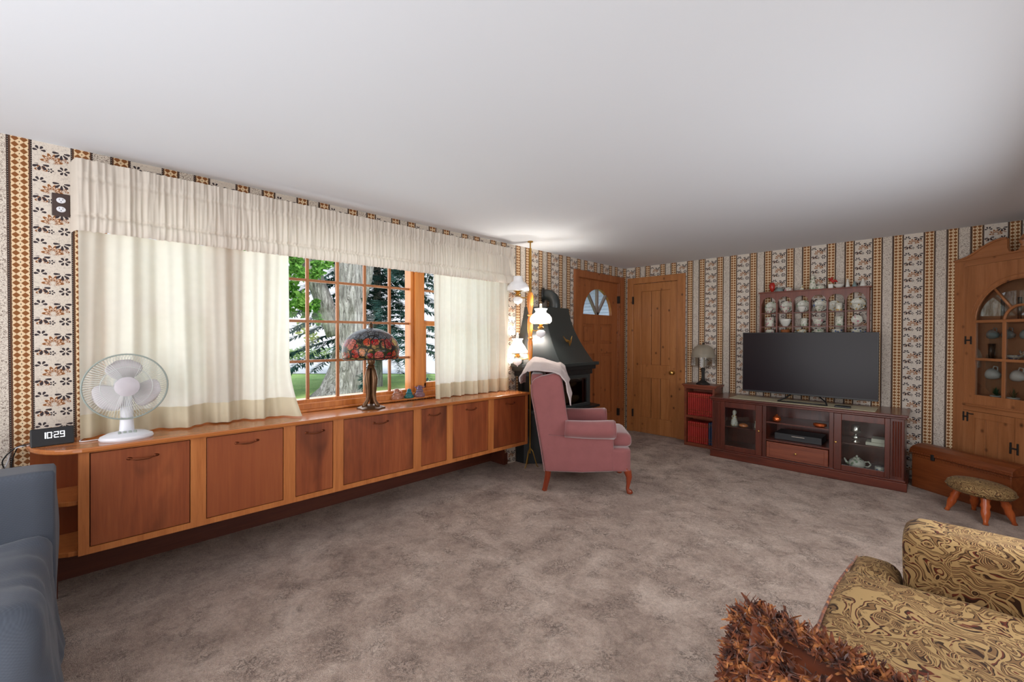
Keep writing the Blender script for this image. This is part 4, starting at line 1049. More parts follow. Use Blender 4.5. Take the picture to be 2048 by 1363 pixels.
teapot(2.665, 5.1, 0.106, 1.05, M['ch_green'], 'green sprigged teapot low behind the right glass door of the console')
b = B(); b.lathe([(0.034, 0), (0.036, 0.004), (0.036, 0.05), (0.033, 0.056), (0.005, 0.058)], 20, (2.83, 5.08, 0.106)); tag(b.build('round_tin', M['ch_blue'], smooth=True), 'small round blue and white tin low behind the right glass door', 'tin')

# ------------------------------------------------------------------ bookcase and books
bc = thing('bookcase', 'small cherry wood bookcase with two shelves of red books beside the plank door', 'bookcase', (1.15, 5.36, 0))
q = B(); q.box(0.955, 1.365, 5.225, 5.49, 0.735, 0.752); q.box(0.965, 1.355, 5.235, 5.485, 0.72, 0.735); q.build('top', M['cherry'], bc, w=True, bevel=0.004)
q = B(); q.box(0.982, 1.005, 5.24, 5.48, 0, 0.72); q.box(1.315, 1.338, 5.24, 5.48, 0, 0.72); q.box(1.005, 1.315, 5.46, 5.48, 0.0, 0.72); q.box(1.005, 1.315, 5.245, 5.46, 0.0, 0.04); q.box(1.005, 1.315, 5.245, 5.46, 0.70, 0.72); q.build('carcass', M['cherry'], bc, w=True, bevel=0.002)
q = B(); q.box(1.005, 1.315, 5.245, 5.46, 0.345, 0.372); q.build('shelf', M['cherry'], bc, w=True)
def bookmesh(wd, h, d, mat, name='book'):
    q = B(); q.prism([(0, 0), (wd, 0), (wd, -d*0.96), (wd*0.8, -d*1.0), (wd*0.2, -d*1.0), (0, -d*0.96)], 0, h, 'z')
    return q.build(name, mat)
books = []
def add_book(x, z, wd, h, mat, label, grp):
    key = (round(wd, 3), round(h, 3), mat.name)
    o_ = None
    for k_, ob in books:
        if k_ == key: o_ = ob
    if o_ is None:
        root = bookmesh(wd, h, 0.165, mat); books.append((key, root))
        for zz in (0.03, 0.06, h-0.05, h-0.03):
            bb = B(); bb.box(wd*0.04, wd*0.96, -0.1655, -0.160, zz, zz+0.004); bb.v = [(a, b_-0.0008, c_) for a, b_, c_ in bb.v]; bb.build('spine_band', M['brass'], root)
    else: root = copy_tree(o_)
    root.location = (x, 5.445, z); tag(root, label, 'book', grp)
    return root
nb = 13; wd = (1.312-1.009)/nb
ordn = ['first', 'second', 'third', 'fourth', 'fifth', 'sixth', 'seventh', 'eighth', 'ninth', 'tenth', 'eleventh', 'twelfth', 'thirteenth', 'last']
for k in range(nb):
    add_book(1.009+k*wd, 0.3725, wd-0.0034, 0.272, M['bookred'], 'red cloth volume with gilt bands, %s from the left on the upper shelf' % ordn[k], 'red volumes in the bookcase')
for k in range(10):
    add_book(1.009+k*0.0245, 0.0405, 0.0213, 0.252, M['bookred'], 'red cloth volume with gilt bands, %s from the left on the lower shelf' % ordn[k], 'red volumes in the bookcase')
add_book(1.256, 0.0405, 0.026, 0.262, M['bookblue'], 'dark blue book right of the red ones on the lower shelf', 'blue books in the bookcase')
add_book(1.284, 0.0405, 0.026, 0.270, M['bookblue'], 'rightmost dark blue book on the lower shelf against the side panel', 'blue books in the bookcase')
# lamp with frosted shade
tl = thing('table_lamp', 'bronze lamp with a frosted glass dome shade on the small bookcase', 'lamp', (1.16, 5.36, 0.7525))
q = B(); q.lathe([(0.078, 0), (0.075, 0.01), (0.045, 0.03), (0.024, 0.05), (0.016, 0.09), (0.018, 0.14), (0.026, 0.19), (0.014, 0.20)], 20, fn=lambda a, i: 1+0.08*math.cos(5*a)); q.build('base', M['iron'], tl, smooth='all')
q = B(); q.lathe([(0.006, 0.2), (0.006, 0.485), (0.014, 0.49), (0.006, 0.505), (0.002, 0.52)], 12); q.build('stem', M['iron'], tl, smooth=True)
q = B(); q.lathe([(0.022, 0.21), (0.03, 0.24), (0.026, 0.29), (0.014, 0.31)], 14); q.build('bulb', M['frosted'], tl, smooth=True)
q = B(); pr = [(0.012, 0.485), (0.05, 0.478), (0.09, 0.455), (0.12, 0.415), (0.134, 0.365), (0.138, 0.345), (0.134, 0.340), (0.137, 0.33), (0.138, 0.21)]
q.lathe(pr[:8], 40, capb=False, capt=False); q.build('shade', M['frosted'], tl, smooth='all'); q = B(); q.lathe(pr[7:], 40, capb=False, capt=False, fn=lambda a, i: 1+0.02*math.cos(12*a)*i); q.build('glass_skirt', M['skirt'], tl, smooth='all')

# ------------------------------------------------------------------ wall rack with china
rk = thing('wall_rack', 'dark cherry wall rack with arched pigeonholes full of china above the television', 'shelf', (2.24, 5.44, 1.3))
XD = [1.785, 1.934, 2.084, 2.235, 2.386, 2.535, 2.700]
for xa, xb in ((1.768, 1.785), (2.700, 2.718)):
    q = B(); q.box(xa, xb, 5.385, 5.498, 1.29, 1.815); q.build('side_panel', M['rack'], rk, w=True, bevel=0.002)
q = B(); q.box(1.755, 2.732, 5.375, 5.498, 1.815, 1.828); q.build('top', M['rack'], rk, w=True, bevel=0.003)
for z in (1.587, 1.437, 1.29):
    q = B(); q.box(1.785, 2.70, 5.395, 5.498, z, z+0.008); q.build('shelf', M['rack'], rk, w=True)
for x in XD[1:-1]:
    q = B(); q.box(x-0.007, x+0.007, 5.388, 5.47, 1.298, 1.73); q.build('divider', M['rack'], rk, w=True, bevel=0.003)
q = B()
for i in range(6):
    a, b_ = XD[i], XD[i+1]; m = (a+b_)/2; r = (b_-a)/2-0.012
    ar = arcp(m, 1.715, r, 180, 0, 10); ar = [(x, 1.715+(z-1.715)*0.85) for x, z in ar]
    for k in range(10):
        q.prism([ar[k], ar[k+1], (ar[k+1][0], 1.815), (ar[k][0], 1.815)], 5.385, 5.396, 'y')
    q.prism([(a, 1.69), (m-r, 1.715), (m-r, 1.815), (a, 1.815)], 5.385, 5.396, 'y'); q.prism([(m+r, 1.715), (b_, 1.69), (b_, 1.815), (m+r, 1.815)], 5.385, 5.396, 'y')
q.build('arched_rail', M['rack'], rk, w=True)
GC = 'china in the wall rack'
def cup(x, y, z, s, mat, label, rz=0, cat='cup', saucer=False, grp=GC):
    t = thing('teacup', label, cat, (x, y, z), rz, grp)
    q = B(); q.lathe([(0.018*s, 0), (0.02*s, 0.006*s), (0.032*s, 0.02*s), (0.04*s, 0.045*s), (0.043*s, 0.06*s), (0.040*s, 0.06*s), (0.034*s, 0.03*s), (0.01*s, 0.012*s)], 18); q.build('bowl', mat, t, smooth='all')
    q = B(); q.tube([(0.037*s, 0, 0.05*s), (0.06*s, 0, 0.048*s), (0.06*s, 0, 0.025*s), (0.034*s, 0, 0.02*s)], 0.004*s, 6); q.build('handle', mat, t, smooth='all')
    return t
def mug(x, y, z, s, mat, label, rz=0, grp=GC):
    t = thing('mug', label, 'mug', (x, y, z), rz, grp)
    q = B(); q.lathe([(0.032*s, 0), (0.036*s, 0.005*s), (0.034*s, 0.045*s), (0.037*s, 0.09*s), (0.034*s, 0.09*s), (0.030*s, 0.02*s)], 18); q.build('body', mat, t, smooth='all')
    q = B(); q.tube([(0.033*s, 0, 0.075*s), (0.058*s, 0, 0.07*s), (0.056*s, 0, 0.03*s), (0.033*s, 0, 0.022*s)], 0.005*s, 6); q.build('handle', mat, t, smooth='all')
    return t
def plate(x, y, z, r, mat, label, grp=GC, cat='plate', tilt=0.16):
    q = B(); Mr = Matrix.Rotation(PI/2-tilt, 4, 'X')
    q.lathe([(0.2*r, 0), (0.62*r, 0.0), (0.8*r, 0.008), (r, 0.014), (0.98*r, 0.017), (0.78*r, 0.011), (0.6*r, 0.004), (0.1*r, 0.003)], 26, (0, 0, r), Mr, fn=lambda a, i: 1+(0.02*math.cos(10*a) if 2 < i < 6 else 0))
    o_ = q.build('plate', mat, smooth='all'); o_.location = (x, y, z); return tag(o_, label, cat, grp)
XM = [(XD[i]+XD[i+1])/2 for i in range(6)]
pm = [M['ch_green'], M['ch_pink'], M['ch_green'], M['ch_blue'], M['ch_gold'], M['ch_gold']]
cols = ['leftmost', 'second', 'third', 'fourth', 'fifth', 'rightmost']
for i in range(6):
    if i != 4: plate(XM[i]+0.005, 5.478, 1.596, 0.064, pm[i], 'patterned saucer standing at the back of the upper row, %s column of the wall rack' % cols[i])
    else: plate(XM[i]-0.03, 5.478, 1.596, 0.055, pm[i], 'half hidden cream saucer in the upper row, fifth column of the wall rack')
cup(XM[0]-0.01, 5.425, 1.5955, 0.95, M['ch_pink'], 'cream teacup with pink trim in the upper left pigeonhole', -0.4)
cup(XM[1], 5.425, 1.5955, 1.0, M['ch_pink'], 'rose patterned teacup in the upper row, second pigeonhole', -0.9)
cup(XM[2], 5.425, 1.5955, 1.0, M['china'], 'plain white teacup in the upper row, third pigeonhole', -0.6)
cup(XM[3], 5.425, 1.5955, 0.95, M['ch_green'], 'green sprigged teacup in the upper row, fourth pigeonhole', -1.2)
mug(XM[4]+0.015, 5.43, 1.5955, 0.9, M['ch_gold'], 'cream and gold mug in the upper row, fifth pigeonhole', 0.5)
cup(XM[5], 5.425, 1.5955, 1.0, M['ch_gold'], 'gilded teacup in the upper right pigeonhole', -0.2)
mug(XM[0], 5.43, 1.4455, 1.15, M['ch_pink'], 'pale mug with a pink rose in the middle row, leftmost pigeonhole', 2.5)
cup(XM[1], 5.43, 1.4455, 1.35, M['china'], 'wide white cup in the middle row, second pigeonhole', 1.9)
mug(XM[2]+0.02, 5.43, 1.4455, 0.95, M['ch_green'], 'slim pale green jug mug in the middle row, third pigeonhole', -0.3)
cup(XM[3]-0.01, 5.43, 1.4455, 1.2, M['ch_pink'], 'pink flowered cup in the middle row, fourth pigeonhole', 0.3)
mug(XM[4]+0.02, 5.43, 1.4455, 1.05, M['ch_green'], 'sprigged mug in the middle row, fifth pigeonhole', 0.8)
plate(XM[5], 5.47, 1.4455+0.012, 0.046, M['ch_pink'], 'small pink rose dish in the middle row, rightmost pigeonhole')
lowc = ['brown and pink', 'amber', 'gold rimmed', 'green sprigged', 'blue flowered', 'blue and white']
lowm = [M['ch_pink'], plain('amber_glaze', c(150, 90, 50), 0.3), M['ch_gold'], M['ch_green'], M['ch_blue'], M['ch_blue']]
for i in range(6):
    mug(XM[i], 5.43, 1.2985, 1.25, lowm[i], '%s mug in the bottom row of the wall rack, just above the television' % lowc[i], 1.0+i)
# on top of the rack
GT = 'ornaments on top of the wall rack'
ZT = 1.8285
def orn(kind, x, s, mat, label, cat, y=5.42, second=None):
    if kind == 'pot': pr = [(0.008, 0), (0.012, 0.004), (0.02, 0.03), (0.026, 0.06), (0.02, 0.085), (0.012, 0.09)]
    elif kind == 'mound': pr = [(0.05, 0), (0.052, 0.01), (0.046, 0.03), (0.03, 0.05), (0.01, 0.06)]
    elif kind == 'cone': pr = [(0.03, 0), (0.026, 0.02), (0.016, 0.05), (0.008, 0.06), (0.012, 0.07), (0.004, 0.085)]
    elif kind == 'bowl': pr = [(0.02, 0), (0.03, 0.005), (0.05, 0.03), (0.055, 0.045), (0.05, 0.045), (0.02, 0.012)]
    q = B(); q.lathe([(r*s, z*s) for r, z in pr], 16, fn=lambda a, i: 1+0.08*math.sin(5*a+i)); o_ = q.build(cat.replace(' ', '_'), mat, smooth='all'); o_.location = (x, y, ZT); return tag(o_, label, cat, GT)
orn('pot', 1.882, 1.15, M['red'], 'shiny red pear shaped ornament at the left on top of the wall rack', 'ornament')
orn('mound', 1.95, 0.75, M['celadon'], 'grey green rounded dish right of the red ornament on the wall rack', 'dish')
orn('mound', 2.035, 0.75, M['ch_pink'], 'low flowered posy right of the grey green dish on the wall rack', 'posy')
orn('cone', 2.16, 0.7, M['ch_gold'], 'small cream and gold bell left of the tall figure on the wall rack', 'bell')
fig(2.255, 5.42, ZT, 1.02, M['ch_green'], 'tallest pale china figure in the middle on top of the wall rack'); 
orn('mound', 2.32, 0.8, M['ch_green'], 'squat sprigged trinket between the tall figure and the red bird', 'trinket')
rb = thing('red_bird', 'small red bird ornament on a white block on top of the wall rack', 'ornament', (2.42, 5.42, ZT), 0, GT)
q = B(); q.box(-0.03, 0.01, -0.02, 0.02, 0, 0.045); q.build('block', M['china'], rb, bevel=0.004)
q = B(); q.tube([(-0.035, 0, 0.105), (-0.01, 0, 0.085), (0.012, 0, 0.07), (0.03, 0, 0.075), (0.045, 0, 0.06)], [0.003, 0.013, 0.018, 0.012, 0.004], 10); q.tube([(-0.005, 0, 0.09), (-0.002, 0, 0.115)], [0.011, 0.007], 8); q.build('bird', M['red'], rb, smooth='all')
orn('bowl', 2.475, 0.8, M['china'], 'white shallow bowl right of the red bird on the wall rack', 'bowl')
fig(2.545, 5.42, ZT, 0.55, M['china'], 'small white and black figurine right of the shallow bowl on the wall rack')
orn('cone', 2.60, 0.7, M['celadon'], 'dark grey bell right of the white figurine on the wall rack', 'bell')
orn('cone', 2.665, 0.9, M['china'], 'white cone shaped ornament at the right end of the wall rack top', 'ornament')

# ------------------------------------------------------------------ corner cupboard (local x along the front, y into the corner)
cc_ = thing('corner_cupboard', 'knotty pine corner cupboard with an arched glass door and scrolled top', 'cupboard', (3.292, 5.497, 0), math.radians(-45))
W = 1.012; CT = 0.506
q = B(); q.box(0.0, 0.088, 0.0, 0.02, 0, 2.0); q.box(W-0.088, W, 0.0, 0.02, 0, 2.0); q.build('pilaster', M['cupboard_v'], cc_, bevel=0.002)
q = B()
q.prism([(0.002, 0.022), (W-0.002, 0.022), (CT+0.02, 0.48), (CT-0.02, 0.48)], 0.0, 0.02, 'z')
q.prism([(0.002, 0.022), (W-0.002, 0.022), (CT+0.02, 0.48), (CT-0.02, 0.48)], 1.98, 2.0, 'z')
q.prism([(0.025, 0.022), (0.035, 0.022), (CT, 0.47), (CT, 0.485)], 0.02, 1.98, 'z'); q.prism([(W-0.025, 0.022), (W-0.035, 0.022), (CT, 0.47), (CT, 0.485)], 0.02, 1.98, 'z')
q.build('carcass', M['cup_in'], cc_)
for z in (0.80, 1.13, 1.45):
    k = B(); k.prism([(0.05, 0.03), (W-0.05, 0.03), (CT+0.03, 0.44), (CT-0.03, 0.44)], z, z+0.016, 'z'); k.build('shelf', M['cup_in'], cc_)
# upper door
q = B(); gl, gr, zs, za = 0.180, W-0.180, 1.467, 0.842
q.box(0.091, gl, -0.002, 0.02, 0.765, zs); q.box(gr, W-0.091, -0.002, 0.02, 0.765, zs); q.box(gl, gr, -0.002, 0.02, 0.765, za)
ra = (gr-gl)/2; ar = arcp(CT, zs, ra, 180, 0, 24)
for k in range(24): q.prism([ar[k], ar[k+1], (ar[k+1][0], 1.943), (ar[k][0], 1.943)], -0.002, 0.02, 'y')
q.box(0.091, gl, -0.002, 0.02, zs, 1.943); q.box(gr, W-0.091, -0.002, 0.02, zs, 1.943)
ud = q.build('glass_door', M['cupboard_v'], cc_)
q = B(); q.tube([(x, -0.004, z) for x, z in ar], 0.006, 6); q.tube([(x, -0.003, z) for x, z in arcp(CT, zs, ra+0.035, 170, 10, 24)], 0.004, 6); q.build('arch_bead', M['cupboard'], ud, smooth='all')
for x in (0.388, W-0.388):
    k = B(); k.box(x-0.013, x+0.013, 0.0, 0.014, za, zs); k.build('muntin', M['cupboard_v'], ud, bevel=0.003)
for z in (1.145, 1.464):
    k = B(); k.box(gl, gr, -0.002, 0.014, z-0.011, z+0.011); k.build('muntin', M['cupboard'], ud, bevel=0.003)
k = B(); k.tube([(x, 0.005, z) for x, z in arcp(CT, zs, 0.118, 180, 0, 16)], 0.011, 6); k.build('muntin', M['cupboard'], ud, smooth='all')
for a in (126, 54):
    ca, sa = math.cos(math.radians(a)), math.sin(math.radians(a)); k = B(); k.tube([(CT+0.118*ca, 0.005, zs+0.118*sa), (CT+ra*ca, 0.005, zs+ra*sa)], 0.010, 6); k.build('muntin', M['cupboard'], ud, smooth='all')
k = B(); k.box(gl-0.003, gr+0.003, 0.006, 0.009, za-0.003, zs); k.prism(arcp(CT, zs, ra+0.002, 180, 0, 24), 0.006, 0.009, 'y'); k.build('pane', M['cabglass'], ud)
def hhinge(x, z, parent, w_=0.028, h=0.07):
    k = B(); k.box(x-w_, x-w_+0.012, -0.008, -0.002, z-h/2, z+h/2); k.box(x+w_-0.012, x+w_, -0.008, -0.002, z-h/2, z+h/2); k.box(x-w_, x+w_, -0.009, -0.003, z-0.006, z+0.006); k.build('hinge', M['iron'], parent, bevel=0.002)
hhinge(0.128-0.002, 1.305, ud)
# frieze, pediment
q = B(); q.box(0.088, W-0.088, 0.0, 0.02, 1.945, 2.0); q.box(-0.0, W, -0.012, 0.02, 1.995, 2.008)
prof = [(0.0, 2.005), (0.06, 2.012), (0.11, 2.024), (0.16, 2.048), (0.22, 2.082), (0.28, 2.108), (0.33, 2.122), (0.375, 2.128), (0.40, 2.122), (0.402, 2.09), (0.402, 2.05), (0.415, 2.015), (0.445, 2.005), (0.48, 2.015), (0.488, 2.03), (CT, 2.03)]
left = prof; right = [(W-x, z) for x, z in prof[::-1]]
for seq in (left, right):
    for k in range(len(seq)-1):
        (xa, z0_), (xb, z1_) = seq[k], seq[k+1]
        if abs(xb-xa) > 1e-4: q.prism([(xa, 1.998), (xb, 1.998), (xb, z1_), (xa, z0_)], 0.0, 0.02, 'y')
q.build('scroll_pediment', M['cupboard'], cc_)
q = B()
for seq in (left[:9], [(W-x, z) for x, z in left[:9]]): q.tube([(x, -0.004, z) for x, z in seq], 0.009, 6)
q.build('pediment_moulding', M['cupboard'], cc_, smooth='all')
q = B(); q.lathe([(0.012, 2.03), (0.02, 2.04), (0.012, 2.052), (0.022, 2.065), (0.026, 2.085), (0.016, 2.11), (0.006, 2.13)], 14, (CT, 0.008, 0)); q.build('finial', M['cupboard'], cc_, smooth='all')
# waist and lower doors
q = B(); q.box(0.088, W-0.088, 0.0, 0.02, 0.70, 0.765); q.box(0.085, W-0.085, -0.012, 0.0, 0.742, 0.757); q.box(0.085, W-0.085, -0.008, 0.0, 0.757, 0.765); q.build('waist_rail', M['cupboard'], cc_, bevel=0.003)
q = B(); q.box(0.474, W-0.474, 0.0, 0.02, 0.09, 0.70); q.box(0.088, W-0.088, 0.0, 0.02, 0.0, 0.09); q.build('lower_frame', M['cupboard_v'], cc_)
for (xa, xb, gs) in ((0.090, 0.472, (0.181, 0.264, 0.351, 0.457)), (W-0.472, W-0.090, (W-0.457, W-0.351, W-0.264, W-0.181))):
    q = B(); q.box(xa, gs[0], -0.002, 0.02, 0.092, 0.698); q.box(gs[3], xb, -0.002, 0.02, 0.092, 0.698); q.box(gs[0], gs[3], -0.002, 0.02, 0.645, 0.698); q.box(gs[0], gs[3], -0.002, 0.02, 0.092, 0.15); ld = q.build('lower_door', M['cupboard_v'], cc_)
    for k in range(3):
        p_ = B(); p_.box(gs[k]+0.001, gs[k+1]-0.001, 0.003, 0.016, 0.15, 0.645); p_.build('plank', M['cupboard_v'], ld, bevel=0.003)
    if xa < 0.3:
        hhinge(0.112, 0.645, ld, 0.022, 0.08); k = B(); k.box(0.13, 0.175, -0.009, -0.003, 0.67, 0.678); k.build('hinge', M['iron'], ld)
        hhinge(0.473, 0.455, ld, 0.03, 0.09)
# contents
def ccp(t, dpt, z):
    v = Mx(cc_) @ Vector((t, dpt, z)); return (v.x, v.y, v.z)
def hang_cup(t, z, s, mat, label, dpt=0.10, grp='hanging cups in the corner cupboard'):
    p = ccp(t, dpt, z); T = cup(p[0], p[1], p[2], s, mat, label, 0, 'cup', grp=grp)
    T.rotation_euler = (0, math.radians(-78), math.radians(-45)); return T
for i, t_ in enumerate((0.262, 0.375, 0.50, 0.63)):
    hang_cup(t_, 1.345, 0.95, M['celadon'], 'grey blue cup hanging behind the upper panes, %s from the left' % ordn[i])
for i, t_ in enumerate((0.275, 0.455, 0.60, 0.74)):
    hang_cup(t_, 1.01, 1.15, M['china'], 'white cup hanging behind the lower panes, %s from the left' % ordn[i])
def glassware(t, dpt, z, label, h=0.10, r=0.022, cat='glass'):
    q = B(); q.lathe([(r, 0), (r*0.95, h*0.5), (r*1.1, h), (r, h), (r*0.85, h*0.5), (r*0.5, 0.01)], 16); o_ = q.build('drinking_glass', M['cabglass'], smooth='all'); o_.location = ccp(t, dpt, z); tag(o_, label, cat, 'glasses in the corner cupboard')
glassware(0.215, 0.10, 1.147, 'clear tumbler at the far left of the middle cupboard shelf', 0.13)
for i, (t_, r_) in enumerate(((0.24, 0.05), (0.36, 0.055), (0.45, 0.05))):
    glassware(t_, 0.16, 1.467, 'clear stemmed glass on the top cupboard shelf, %s from the left' % ordn[i], 0.19, 0.012)
def bowl_(t, dpt, z, s, mat, label, name='bowl', cat='bowl'):
    q = B(); q.lathe([(0.025*s, 0), (0.03*s, 0.005*s), (0.055*s, 0.03*s), (0.062*s, 0.05*s), (0.058*s, 0.05*s), (0.03*s, 0.012*s)], 20); o_ = q.build(name, mat, smooth='all'); o_.location = ccp(t, dpt, z); tag(o_, label, cat)
bowl_(0.36, 0.12, 1.147, 0.8, M['ch_blue'], 'blue and white bowl on the middle cupboard shelf left of the mullion')
teapot(*ccp(0.40, 0.22, 1.147), 0.95, M['ch_gold'], 'gilded teapot behind the blue and white bowl in the cupboard', -0.8)
for i in range(5):
    q = B(); q.lathe([(0.04, 0), (0.06, 0.003), (0.085, 0.010), (0.083, 0.013), (0.05, 0.006), (0.01, 0.005)], 24); o_ = q.build('plate', M['celadon'], smooth='all'); o_.location = ccp(0.56, 0.16, 1.147+0.011*i)
    tag(o_, 'pale grey plate in the stack on the middle cupboard shelf, %s from the bottom' % ordn[i], 'plate', 'plate stack in the corner cupboard')
for i, t_ in enumerate((0.262, 0.385)):
    pt = thing('potted_plant', ('leftmost small potted plant in a white dish on the lowest glazed shelf' if i == 0 else 'small potted plant beside the mullion on the lowest glazed shelf'), 'plant', ccp(t_, 0.09, 0.817), 0, 'little plants in the cupboard')
    q = B(); q.lathe([(0.02, 0), (0.03, 0.008), (0.04, 0.03), (0.036, 0.03), (0.01, 0.01)], 16); q.build('dish', M['china'], pt, smooth='all')
    q = B()
    for k in range(26):
        a = random.random()*2*PI; rr = random.uniform(0.01, 0.045); h = random.uniform(0.06, 0.11)*(1.25-rr*14); h = max(h, 0.035); ca, sa = math.cos(a), math.sin(a)
        q.add([(0.004*sa, -0.004*ca, 0.02), (-0.004*sa, 0.004*ca, 0.02), (ca*rr*0.7-0.005*sa, sa*rr*0.7+0.005*ca, h*0.8), (ca*rr, sa*rr, h)], [(0, 1, 2), (0, 2, 3)])
    q.build('foliage', plain('plant_green', c(44, 82, 44), 0.6), pt)
q = B(); q.lathe([(0.03, 0), (0.035, 0.006), (0.03, 0.03), (0.055, 0.075), (0.075, 0.10), (0.07, 0.10), (0.03, 0.04)], 20, fn=lambda a, i: 1+(0.12*math.cos(a) if i > 3 else 0)); o_ = q.build('gravy_boat', M['china'], smooth='all'); o_.location = ccp(0.53, 0.12, 0.817); tag(o_, 'white flared serving dish on the lowest glazed shelf', 'serving dish')

# ------------------------------------------------------------------ trunk
tk = thing('wooden_trunk', 'low brown wooden trunk with carved edges in front of the corner cupboard', 'trunk', (3.035, 5.235, 0), math.radians(-36))
q = B(); q.box(0, 0.68, 0.0, 0.225, 0.0, 0.30); q.build('box', M['trunk'], tk, bevel=0.006)
lid = B(); pr = [(-0.012, 0.302), (-0.012, 0.335), (0.02, 0.36), (0.08, 0.378), (0.15, 0.378), (0.21, 0.36), (0.236, 0.335), (0.236, 0.302)]
lid.add([(-0.012, y, z) for y, z in pr]+[(0.692, y, z) for y, z in pr], [tuple(range(8)), tuple(range(8, 16))[::-1]]+[(i, i+8, (i+1) % 8+8, (i+1) % 8) for i in range(8)]); lid.build('lid', M['trunk'], tk, bevel=0.004)
q = B()
for k in range(34):
    x = 0.01+k*0.02; q.lathe([(0.008, 0), (0.006, 0.004)], 6, (x, -0.013, 0.312), Matrix.Rotation(PI/2, 4, 'X')); q.lathe([(0.008, 0), (0.006, 0.004)], 6, (x, -0.001, 0.285), Matrix.Rotation(PI/2, 4, 'X'))
o_ = q.build('carved_edge', M['trunk'], tk); o_['kind'] = 'stuff'
q = B(); q.box(0.16, 0.185, -0.018, -0.001, 0.275, 0.325); q.build('latch', M['iron'], tk, bevel=0.003)

# ------------------------------------------------------------------ footstool
fs_ = thing('footstool', 'round footstool with a floral tapestry top and splayed turned legs', 'footstool', (3.42, 4.68, 0), math.radians(-45))
q = B(); q.lathe([(0.02, 0.185), (0.165, 0.185), (0.175, 0.195), (0.182, 0.215), (0.175, 0.238), (0.15, 0.256), (0.09, 0.268), (0.02, 0.272)], 36, sx=1.1, sy=0.85); q.build('cushion', M['tapestry'], fs_, smooth='all')
q = B(); q.tube([(0.2*math.cos(2*PI*k/40), 0.154*math.sin(2*PI*k/40), 0.212) for k in range(40)], 0.005, 5, closed=True); q.build('piping', M['tapestry'], fs_, smooth='all')
for (dx, dy) in ((-1, -1), (1, -1), (1, 1), (-1, 1)):
    q = B(); P0 = Vector((dx*0.09, dy*0.06, 0.19)); P1 = Vector((dx*0.135, dy*0.105, 0.0)); rad = [0.024, 0.026, 0.022, 0.028, 0.022, 0.026, 0.024, 0.018, 0.013, 0.016]
    q.tube([P0.lerp(P1, k/9) for k in range(10)], rad, 12); q.build('leg', M['stoolwood'], fs_, smooth='all')

# ------------------------------------------------------------------ paisley sofa
sf = thing('paisley_sofa', 'gold and brown paisley sofa with a low arm in the right foreground', 'sofa', (3.45, 1.3, 0))
q = B(); q.rbox(2.96, 3.95, 0.36, 2.17, 0.06, 0.36, 0.03, 10, amp=0.006); q.build('base', M['paisley'], sf, w=True, smooth='all')
q = B(); q.rbox(2.925, 3.74, 1.27, 1.99, 0.35, 0.505, 0.06, 18, amp=0.012, sc=5, crown=0.012); q.rbox(2.95, 3.10, 1.90, 2.165, 0.35, 0.495, 0.055, 10); q.build('seat_cushion', M['paisley'], sf, w=True, smooth='all')
q = B(); q.rbox(2.885, 3.74, 0.50, 1.275, 0.35, 0.50, 0.06, 16, amp=0.012, sc=5, seed=3); q.build('seat_cushion', M['paisley'], sf, w=True, smooth='all')
q = B(); q.rbox(3.10, 3.92, 1.985, 2.20, 0.06, 0.675, 0.055, 16, amp=0.006); q.build('arm', M['paisley'], sf, w=True, smooth='all')
q = B(); q.rbox(3.10, 3.92, 0.30, 0.50, 0.06, 0.64, 0.055, 10); q.build('arm', M['paisley'], sf, w=True, smooth='all')
q = B(); q.rbox(3.74, 3.98, 0.36, 2.18, 0.06, 0.86, 0.08, 12); q.build('backrest', M['paisley'], sf, w=True, smooth='all')
q = B()
def edge_line(y): return 2.93+0.012*math.sin(6*y) if y > 1.28 else 2.89
q.tube([(2.965, 2.13, 0.478), (2.955, 2.0, 0.482), (2.940, 1.8, 0.487), (2.938, 1.6, 0.490), (2.940, 1.40, 0.487), (2.955, 1.30, 0.475)], 0.0045, 6); q.build('piping', M['fringe'], sf, w=True, smooth='all')
# pillow with fringe
pl = thing('fringed_cushion', 'rust brown velvet cushion with a shaggy fringe on the near end of the sofa', 'cushion', (3.107, 0.967, 0.60), math.radians(-13), None, math.radians(74))
HWX, HWY = 0.235, 0.118
def pillow(u, v, top):
    x = (u-0.5)*2; y = (v-0.5)*2
    k = max(0, (1-abs(x)**2.4)*(1-abs(y)**2.4)); h = 0.07*k**0.45
    return (x*(HWX-0.012*math.cos(y*PI/2)*abs(x)), y*(HWY-0.012*math.cos(x*PI/2)*abs(y)), (h if top else -h)+0.008*noise.noise(Vector((x*4, y*3, 2))))
q = B(); q.grid(lambda u, v: pillow(u, v, True), 26, 20); q.grid(lambda u, v: pillow(u, v, False), 26, 20); q.build('cushion_body', M['rust'], pl, smooth='all')
q = B()
def ruff(p, out, n, up_=1.0):
    for _ in range(n):
        d = Vector((out[0]+random.uniform(-0.8, 0.8), out[1]+random.uniform(-0.8, 0.8), random.uniform(-0.5, 1.0)*up_)).normalized()
        L = random.uniform(0.018, 0.042); w_ = Vector((random.uniform(-1, 1), random.uniform(-1, 1), random.uniform(-1, 1))).cross(d).normalized()*random.uniform(0.0014, 0.0034)
        s0 = Vector(p)+Vector((random.uniform(-0.010, 0.010), random.uniform(-0.010, 0.010), random.uniform(-0.012, 0.012)))
        cur = Vector((random.uniform(-.8, .8), random.uniform(-.8, .8), random.uniform(-.8, .8)))
        pts = [s0]; dd = d
        for _k in range(3):
            pts.append(pts[-1]+dd*L/3*1.2); dd = (dd+cur*0.95).normalized()
        q.add([pts[0]-w_, pts[0]+w_, pts[1]+w_*1.4, pts[1]-w_*1.4, pts[2]+w_*1.1, pts[2]-w_*1.3, pts[3]+w_*0.7, pts[3]-w_*0.7], [(0, 1, 2, 3), (3, 2, 4, 5), (5, 4, 6, 7)])
